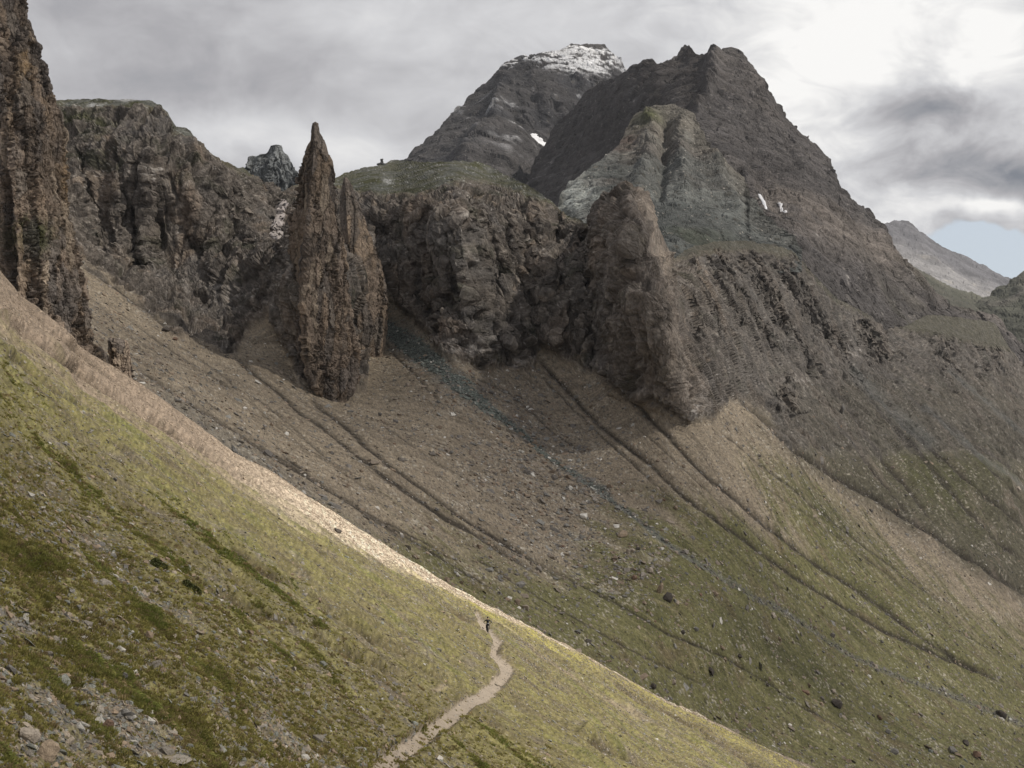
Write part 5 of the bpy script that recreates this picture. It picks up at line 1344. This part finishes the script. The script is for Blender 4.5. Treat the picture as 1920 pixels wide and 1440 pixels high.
zg = lambda x, y: 'near the crest on' if y > near_sil(x) - 60 else 'beside the stream bed on' if abs(y - np.interp(x, [p_[0] for p_ in CH], [p_[1] for p_ in CH])) < 45 else 'downhill of the rockfall on'
flock(SCR, onscr * np.exp(-((PYs - 1110 - 0.55 * (PXs - 1180)) / 60) ** 2) * (PXs > 1180), 60, 5, 12, 'stone', 'the far grassy slope', zg, 'boulders on the far grassy slope', ['grey', 'dark', 'tan', 'greenish grey', 'pale'])
zn = lambda x, y: 'above the shrubs on' if y < 1250 and x > 200 else 'by the two corner boulders on' if y > 1300 and x < 180 else 'near the left frame edge of' if x < 180 else 'between corner boulders and path on'
flock(NEAR, vis * n_path * (NEAR['PY'] > 1180) * (NEAR['PX'] < 560) * (1 - pale), 45, 8, 15, 'stone', 'the near turf', zn, 'stones in the near turf', ['grey', 'pale', 'greenish grey', 'tan'])

# two dwarf shrubs
M_leaf = tint_mat('shrub_leaf', 0.0, 3.0, 0.7, itype='OBJECT')
def shrub(px, py, wpx, label, seed):
    P, N = surf(NEAR, px, py)
    s = wpx * P[1] / F * 0.5
    r = np.random.default_rng(seed)
    root = bpy.data.objects.new('dwarf_shrub', None); COL.objects.link(root); root.location = P
    tag(root, label, 'shrub', None)
    V, Fc = [], []
    fall = np.array([0.80, -0.05, -0.55]); side = np.array([0.1, 0.95, 0.25])
    for i in range(900):
        a = r.uniform(0, 6.28); q = math.sqrt(r.random()); h = r.random()
        top = math.sqrt(max(0, 1 - q * q)) * 0.42 * s * (0.8 + 0.4 * math.sin(3 * a))
        b = fall * math.cos(a) * q * s + side * math.sin(a) * q * s * 0.75 + np.array([0, 0, 1]) * top * (0.3 + 0.7 * h)
        d1 = r.normal(size=3); d1 /= np.linalg.norm(d1); d2 = np.cross(d1, r.normal(size=3)); d2 /= np.linalg.norm(d2)
        l = 0.055; k = len(V)
        V += [b - d1 * l, b + d2 * l * .5, b + d1 * l, b - d2 * l * .5]; Fc.append((k, k + 1, k + 2, k + 3))
    me = bpy.data.meshes.new('foliage'); me.from_pydata([tuple(v) for v in V], [], Fc); me.materials.append(M_leaf)
    o = link('foliage', me, None, root); o.color = (0.055, 0.062, 0.018, 1)
    V, Fc = [], []
    for i in range(9):
        a = 6.28 * i / 9; e_ = fall * math.cos(a) * s * .7 + side * math.sin(a) * s * .5 + np.array([0, 0, 0.2 * s]); w_ = np.array([0.012, 0, 0.012]); k = len(V)
        V += [-w_, w_, e_ + w_ * .4, e_ - w_ * .4]; Fc.append((k, k + 1, k + 2, k + 3))
    me = bpy.data.meshes.new('stem'); me.from_pydata([tuple(v) for v in V], [], Fc); me.materials.append(M_leaf)
    o = link('stem', me, None, root); o.color = (0.06, 0.045, 0.03, 1)
shrub(290, 1083, 44, 'dark green dwarf shrub beside the tan rocks on the near slope', 1)
shrub(347, 1124, 46, 'flatter olive dwarf shrub downhill of the darker shrub on the near slope', 2)

# stone stack on the skyline of the green plateau
def stone_stack():
    P, N = surf(SCR, 717, 309)
    d = P[1]; m = d / F
    root = bpy.data.objects.new('cairn', None); COL.objects.link(root); root.location = P
    tag(root, 'lone squarish stone stack standing on the skyline of the green plateau', 'cairn')
    for (dx, z, wd, h, sd_) in [(-4, 0.0, 12, 3.5, 1), (4, -0.5, 11, 3.0, 2), (0, 2.0, 9, 3.0, 3), (0.3, 4.6, 6.4, 3.0, 4), (-0.2, 7.0, 6.0, 2.4, 5), (0.3, 9.0, 6.6, 2.0, 6)]:
        me = hull_mesh('stone', 16, wd * m * .5, wd * m * .45, h * m * .75, 900 + sd_, M_boulder, 0.5)
        o = link('stone', me, None, root); o.location = (dx * m, -1.0, z * m); o.color = (0.10, 0.10, 0.10, 1)
stone_stack()
# ------------------------------------------------------------------ rider and bicycle
M_black = plain_mat('black_cloth', (0.012, 0.012, 0.014), 0.8, 0.3, 8)
M_dark = plain_mat('dark_trousers', (0.022, 0.024, 0.028), 0.85, 0.3, 8)
M_skin = plain_mat('skin', (0.40, 0.24, 0.17), 0.5, 0.1, 20)
M_tyre = plain_mat('rubber', (0.015, 0.015, 0.015), 0.9, 0.2, 30)
M_metal = plain_mat('dark_alloy', (0.05, 0.05, 0.055), 0.4, 0.1, 10, 0.8)
M_frame = plain_mat('frame_paint', (0.02, 0.022, 0.026), 0.35, 0.1, 10)
M_helmet = plain_mat('helmet_shell', (0.015, 0.014, 0.014), 0.4, 0.1, 10)
M_pale = plain_mat('pale_fabric', (0.30, 0.31, 0.33), 0.8, 0.1, 10)

def tube(bm, pts, rad, n=8):
    pts = [Vector(p) for p in pts]
    rad = rad if isinstance(rad, (list, tuple)) else [rad] * len(pts)
    rings = []
    for i, p in enumerate(pts):
        d = (pts[min(i + 1, len(pts) - 1)] - pts[max(i - 1, 0)]).normalized()
        a = d.orthogonal().normalized(); b = d.cross(a)
        rings.append([bm.verts.new(p + (a * math.cos(t) + b * math.sin(t)) * rad[i]) for t in [2 * math.pi * k / n for k in range(n)]])
    for r0, r1 in zip(rings, rings[1:]):
        a0 = min(range(n), key=lambda s: sum((r0[k].co - r1[(k + s) % n].co).length for k in range(n)))
        for k in range(n):
            bm.faces.new((r0[k], r0[(k + 1) % n], r1[(k + 1 + a0) % n], r1[(k + a0) % n]))
    bm.faces.new(rings[0][::-1]); bm.faces.new(rings[-1])

def build(name, fn, mat, parent):
    bm = bmesh.new(); fn(bm)
    bmesh.ops.recalc_face_normals(bm, faces=bm.faces)
    me = bpy.data.meshes.new(name); bm.to_mesh(me); bm.free()
    for f in me.polygons: f.use_smooth = True
    return link(name, me, mat, parent)

def ring(bm, R, r, n=40, k=8):
    V = [[bm.verts.new(((R + r * math.cos(2 * math.pi * j / k)) * math.cos(2 * math.pi * i / n), r * math.sin(2 * math.pi * j / k), (R + r * math.cos(2 * math.pi * j / k)) * math.sin(2 * math.pi * i / n))) for j in range(k)] for i in range(n)]
    for i in range(n):
        for j in range(k):
            bm.faces.new((V[i][j], V[(i + 1) % n][j], V[(i + 1) % n][(j + 1) % k], V[i][(j + 1) % k]))

Pg, Ng = surf(NEAR, 914.5, 1183.5)
Pa, _ = surf(NEAR, 922, 1196); Pb, _ = surf(NEAR, 905, 1171)
head = Vector(Pb - Pa); pitch = math.atan2(head.z, math.hypot(head.x, head.y)); yaw = math.atan2(head.y, head.x)
yaw = yaw * 0.5 + math.radians(94) * 0.5
basis = Matrix.Translation(Vector(Pg)) @ Matrix.Rotation(yaw, 4, 'Z') @ Matrix.Rotation(-pitch, 4, 'Y')
bike = bpy.data.objects.new('bicycle', None); COL.objects.link(bike); bike.matrix_world = basis
tag(bike, 'dark mountain bike ridden away along the narrow dirt path', 'bicycle')
BB, HT, HB, ST, RA, FA = (0.0, 0, 0.33), (0.47, 0, 0.93), (0.52, 0, 0.80), (-0.17, 0, 0.80), (-0.44, 0, 0.36), (0.70, 0, 0.36)
def f_frame(bm):
    tube(bm, [BB, HB], 0.026); tube(bm, [ST, HT], 0.020); tube(bm, [BB, ST], 0.019); tube(bm, [HB, HT], 0.028)
    for s in (-1, 1):
        tube(bm, [BB, (-0.2, 0.05 * s, 0.34), (RA[0], 0.065 * s, RA[2])], 0.012); tube(bm, [(-0.16, 0.02 * s, 0.76), (RA[0], 0.065 * s, RA[2])], 0.010)
build('frame', f_frame, M_frame, bike)
def f_fork(bm):
    tube(bm, [HB, (0.545, 0, 0.74)], 0.022); tube(bm, [(0.545, -0.075, 0.74), (0.545, 0.075, 0.74)], 0.022)
    for s in (-1, 1): tube(bm, [(0.545, 0.07 * s, 0.75), (FA[0], 0.07 * s, FA[2])], 0.019)
build('fork', f_fork, M_frame, bike)
def f_bar(bm):
    tube(bm, [HT, (0.50, 0, 0.98), (0.55, 0, 1.0)], 0.018)
    tube(bm, [(0.49, -0.38, 1.03), (0.53, -0.2, 1.02), (0.55, 0, 1.0), (0.53, 0.2, 1.02), (0.49, 0.38, 1.03)], 0.014)
hb = build('handlebar', f_bar, M_metal, bike)
for s in (-1, 1):
    build('grip', lambda bm: tube(bm, [(0.487, 0.385 * s, 1.031), (0.507, 0.27 * s, 1.028)], 0.019), M_tyre, hb)
def f_saddle(bm):
    tube(bm, [(-0.30, 0, 0.915), (-0.24, 0, 0.93), (-0.10, 0, 0.925), (0.02, 0, 0.92)], [0.045, 0.065, 0.035, 0.018])
build('saddle', f_saddle, M_tyre, bike)
build('seat_post', lambda bm: tube(bm, [ST, (-0.205, 0, 0.90)], 0.014), M_metal, bike)
for c in (RA, FA):
    e = bpy.data.objects.new('wheel', None); COL.objects.link(e); e.parent = bike; e.location = c
    build('tyre', lambda bm: ring(bm, 0.335, 0.032), M_tyre, e)
    build('rim', lambda bm: ring(bm, 0.297, 0.012, 40, 6), M_metal, e)
    def f_sp(bm):
        for i in range(16):
            a = 2 * math.pi * i / 16
            tube(bm, [(0, 0.025 * (-1) ** i, 0), (0.29 * math.cos(a), 0, 0.29 * math.sin(a))], 0.0025, 4)
    build('spokes', f_sp, M_metal, e)
    build('hub', lambda bm: tube(bm, [(0, -0.06, 0), (0, 0.06, 0)], 0.022), M_metal, e)
ck = build('crank', lambda bm: (tube(bm, [BB, (0.14, 0.09, 0.22)], 0.012), tube(bm, [BB, (-0.14, -0.09, 0.44)], 0.012), tube(bm, [(0, -0.08, 0.33), (0, -0.065, 0.33)], 0.085, 20)), M_metal, bike)
for p_ in ((0.14, 0.15, 0.22), (-0.14, -0.15, 0.44)):
    build('pedal', lambda bm: tube(bm, [(p_[0] - 0.05, p_[1], p_[2]), (p_[0] + 0.05, p_[1], p_[2])], 0.03, 6), M_metal, bike)

# skeleton of the rider: standing on the pedals, arms out to the bar
J = {'pelvis': ((-0.20, 0, 1.06), .125), 'belly': ((-0.08, 0, 1.20), .130), 'chest': ((0.06, 0, 1.38), .150), 'neck0': ((0.16, 0, 1.52), .075), 'neck': ((0.20, 0, 1.58), .060),
     'head': ((0.25, 0, 1.70), .092), 'crown': ((0.26, 0, 1.78), .075)}
B = [('pelvis', 'belly'), ('belly', 'chest'), ('chest', 'neck0'), ('neck0', 'neck'), ('neck', 'head'), ('head', 'crown')]
for s, n in ((1, 'l'), (-1, 'r')):
    ft = (0.14, 0.15, 0.25) if s > 0 else (-0.14, -0.15, 0.47)
    kn = (0.22, 0.17, 0.70) if s > 0 else (0.26, -0.17, 0.86)
    J.update({n + 'sh': ((0.10, .175 * s, 1.47), .068), n + 'el': ((0.16, .46 * s, 1.26), .046), n + 'fo': ((0.36, .42 * s, 1.12), .038), n + 'wr': ((0.46, .345 * s, 1.06), .029),
              n + 'hip': ((-0.16, .10 * s, 1.00), .105), n + 'th': ((0.05, .15 * s, 0.86), .088), n + 'kn': (kn, .060), n + 'ca': ((0.10 if s > 0 else 0.03, .16 * s, 0.52 if s > 0 else 0.68), .058), n + 'an': ((ft[0] - .06, ft[1], ft[2] + .10), .038),
              n + 'to': ((ft[0] + .12, ft[1], ft[2] + .02), .034)})
    B += [('chest', n + 'sh'), (n + 'sh', n + 'el'), (n + 'el', n + 'fo'), (n + 'fo', n + 'wr'), ('pelvis', n + 'hip'), (n + 'hip', n + 'th'), (n + 'th', n + 'kn'), (n + 'kn', n + 'ca'), (n + 'ca', n + 'an'), (n + 'an', n + 'to')]
names = list(J)
me = bpy.data.meshes.new('person')
me.from_pydata([J[k][0] for k in names], [(names.index(a), names.index(b)) for a, b in B], [])
o = bpy.data.objects.new('person', me); COL.objects.link(o)
sk = o.modifiers.new('skin', 'SKIN'); sb = o.modifiers.new('sub', 'SUBSURF'); sb.levels = 2
for i, k in enumerate(names):
    v = me.skin_vertices[0].data[i]; r = J[k][1]
    v.radius = (r, r * (0.8 if k in ('belly', 'chest', 'pelvis') else 1)); v.use_root = (k == 'pelvis')
dg = bpy.context.evaluated_depsgraph_get()
bme = bpy.data.meshes.new_from_object(o.evaluated_get(dg)); bme.name = 'person'
bpy.data.objects.remove(o)
for f in bme.polygons: f.use_smooth = True
bme.materials.clear(); bme.materials.append(M_black); bme.materials.append(M_dark); bme.materials.append(M_skin)
for f in bme.polygons:
    cc = f.center
    f.material_index = 2 if (cc.z > 1.55 and cc.x > 0.12 and abs(cc.y) < 0.13) else (1 if cc.z < 1.04 and abs(cc.y) < 0.27 else 0)
person = bpy.data.objects.new('person', bme); COL.objects.link(person); person.matrix_world = basis
tag(person, 'rider in black clothes and helmet standing on the pedals seen from behind', 'person')
def f_helm(bm):
    bmesh.ops.create_uvsphere(bm, u_segments=20, v_segments=12, radius=1.0)
    for v in bm.verts:
        v.co = Vector((v.co.x * .135 + .25, v.co.y * .108, max(v.co.z, -0.25) * .115 + 1.735))
build('helmet', f_helm, M_helmet, person)
def f_face(bm):
    tube(bm, [(0.335, 0, 1.715), (0.362, 0, 1.68), (0.340, 0, 1.672)], [0.010, 0.016, 0.010])
    tube(bm, [(0.332, -0.025, 1.640), (0.338, 0, 1.642), (0.332, 0.025, 1.640)], 0.007)
    for s in (-1, 1):
        tube(bm, [(0.318, 0.028 * s, 1.708), (0.334, 0.033 * s, 1.708)], 0.012)
        tube(bm, [(0.235, 0.090 * s, 1.69), (0.250, 0.097 * s, 1.70)], 0.022)
build('face', f_face, M_skin, person)
def f_pack(bm):
    bmesh.ops.create_cube(bm, size=1.0)
    for v in bm.verts: v.co = Vector((v.co.x * .10, v.co.y * (.24 if v.co.z > 0 else .20), v.co.z * .30))
    bmesh.ops.bevel(bm, geom=bm.edges[:], offset=0.035, segments=2, affect='EDGES')
    bmesh.ops.rotate(bm, verts=bm.verts, matrix=Matrix.Rotation(math.radians(36), 3, 'Y'))
    bmesh.ops.translate(bm, verts=bm.verts, vec=(-0.105, 0, 1.40))
build('waist_pack', lambda bm: tube(bm, [(-0.24, -0.11, 1.12), (-0.28, 0, 1.15), (-0.24, 0.11, 1.12)], [0.03, 0.05, 0.03]), M_pale, person)
build('backpack', f_pack, M_black, person)
for s in (-1, 1):
    def f_glove(bm):
        tube(bm, [(0.455, .345 * s, 1.062), (0.475, .338 * s, 1.058), (0.500, .333 * s, 1.055)], [0.028, 0.040, 0.034])
        for k in range(4):
            y = (0.365 - 0.022 * k) * s; ln = (0.024, 0.030, 0.032, 0.027)[k]
            tube(bm, [(0.492, y, 1.058), (0.508 + ln * .5, y, 1.052), (0.522, y, 1.030), (0.512, y, 1.010), (0.494, y, 1.008)], [0.011, 0.011, 0.010, 0.009, 0.007], 6)
        tube(bm, [(0.475, 0.305 * s, 1.055), (0.488, 0.288 * s, 1.035), (0.505, 0.285 * s, 1.016)], [0.012, 0.011, 0.008], 6)
    build('glove', f_glove, M_black, person)
    ft = (0.14, 0.15, 0.25) if s > 0 else (-0.14, -0.15, 0.47)
    build('shoe', lambda bm: tube(bm, [(ft[0] - .10, ft[1], ft[2] + .03), (ft[0] - .03, ft[1], ft[2] + .04), (ft[0] + .08, ft[1], ft[2] + .02), (ft[0] + .15, ft[1], ft[2] + .01)], [.034, .046, .043, .024]), M_black, person)
# ------------------------------------------------------------------ air between the ridges
def haze_box():
    bm = bmesh.new(); bmesh.ops.create_cube(bm, size=1.0)
    lo, hi = Vector((-5200, -700, -1300)), Vector((5200, 8200, 1250))
    for v in bm.verts: v.co = Vector([lo[k] + (v.co[k] + .5) * (hi[k] - lo[k]) for k in range(3)])
    me = bpy.data.meshes.new('haze'); bm.to_mesh(me); bm.free()
    m = bpy.data.materials.new('air'); m.use_nodes = True
    t = NT(m.node_tree); t.n.clear()
    pv = t.new('ShaderNodeVolumePrincipled'); pv.inputs['Color'].default_value = (0.86, 0.90, 0.96, 1); pv.inputs['Density'].default_value = 0.000022
    o = t.new('ShaderNodeOutputMaterial'); t.l.new(pv.outputs[0], o.inputs['Volume'])
    ob = link('haze', me, m); ob['kind'] = 'stuff'
haze_box()
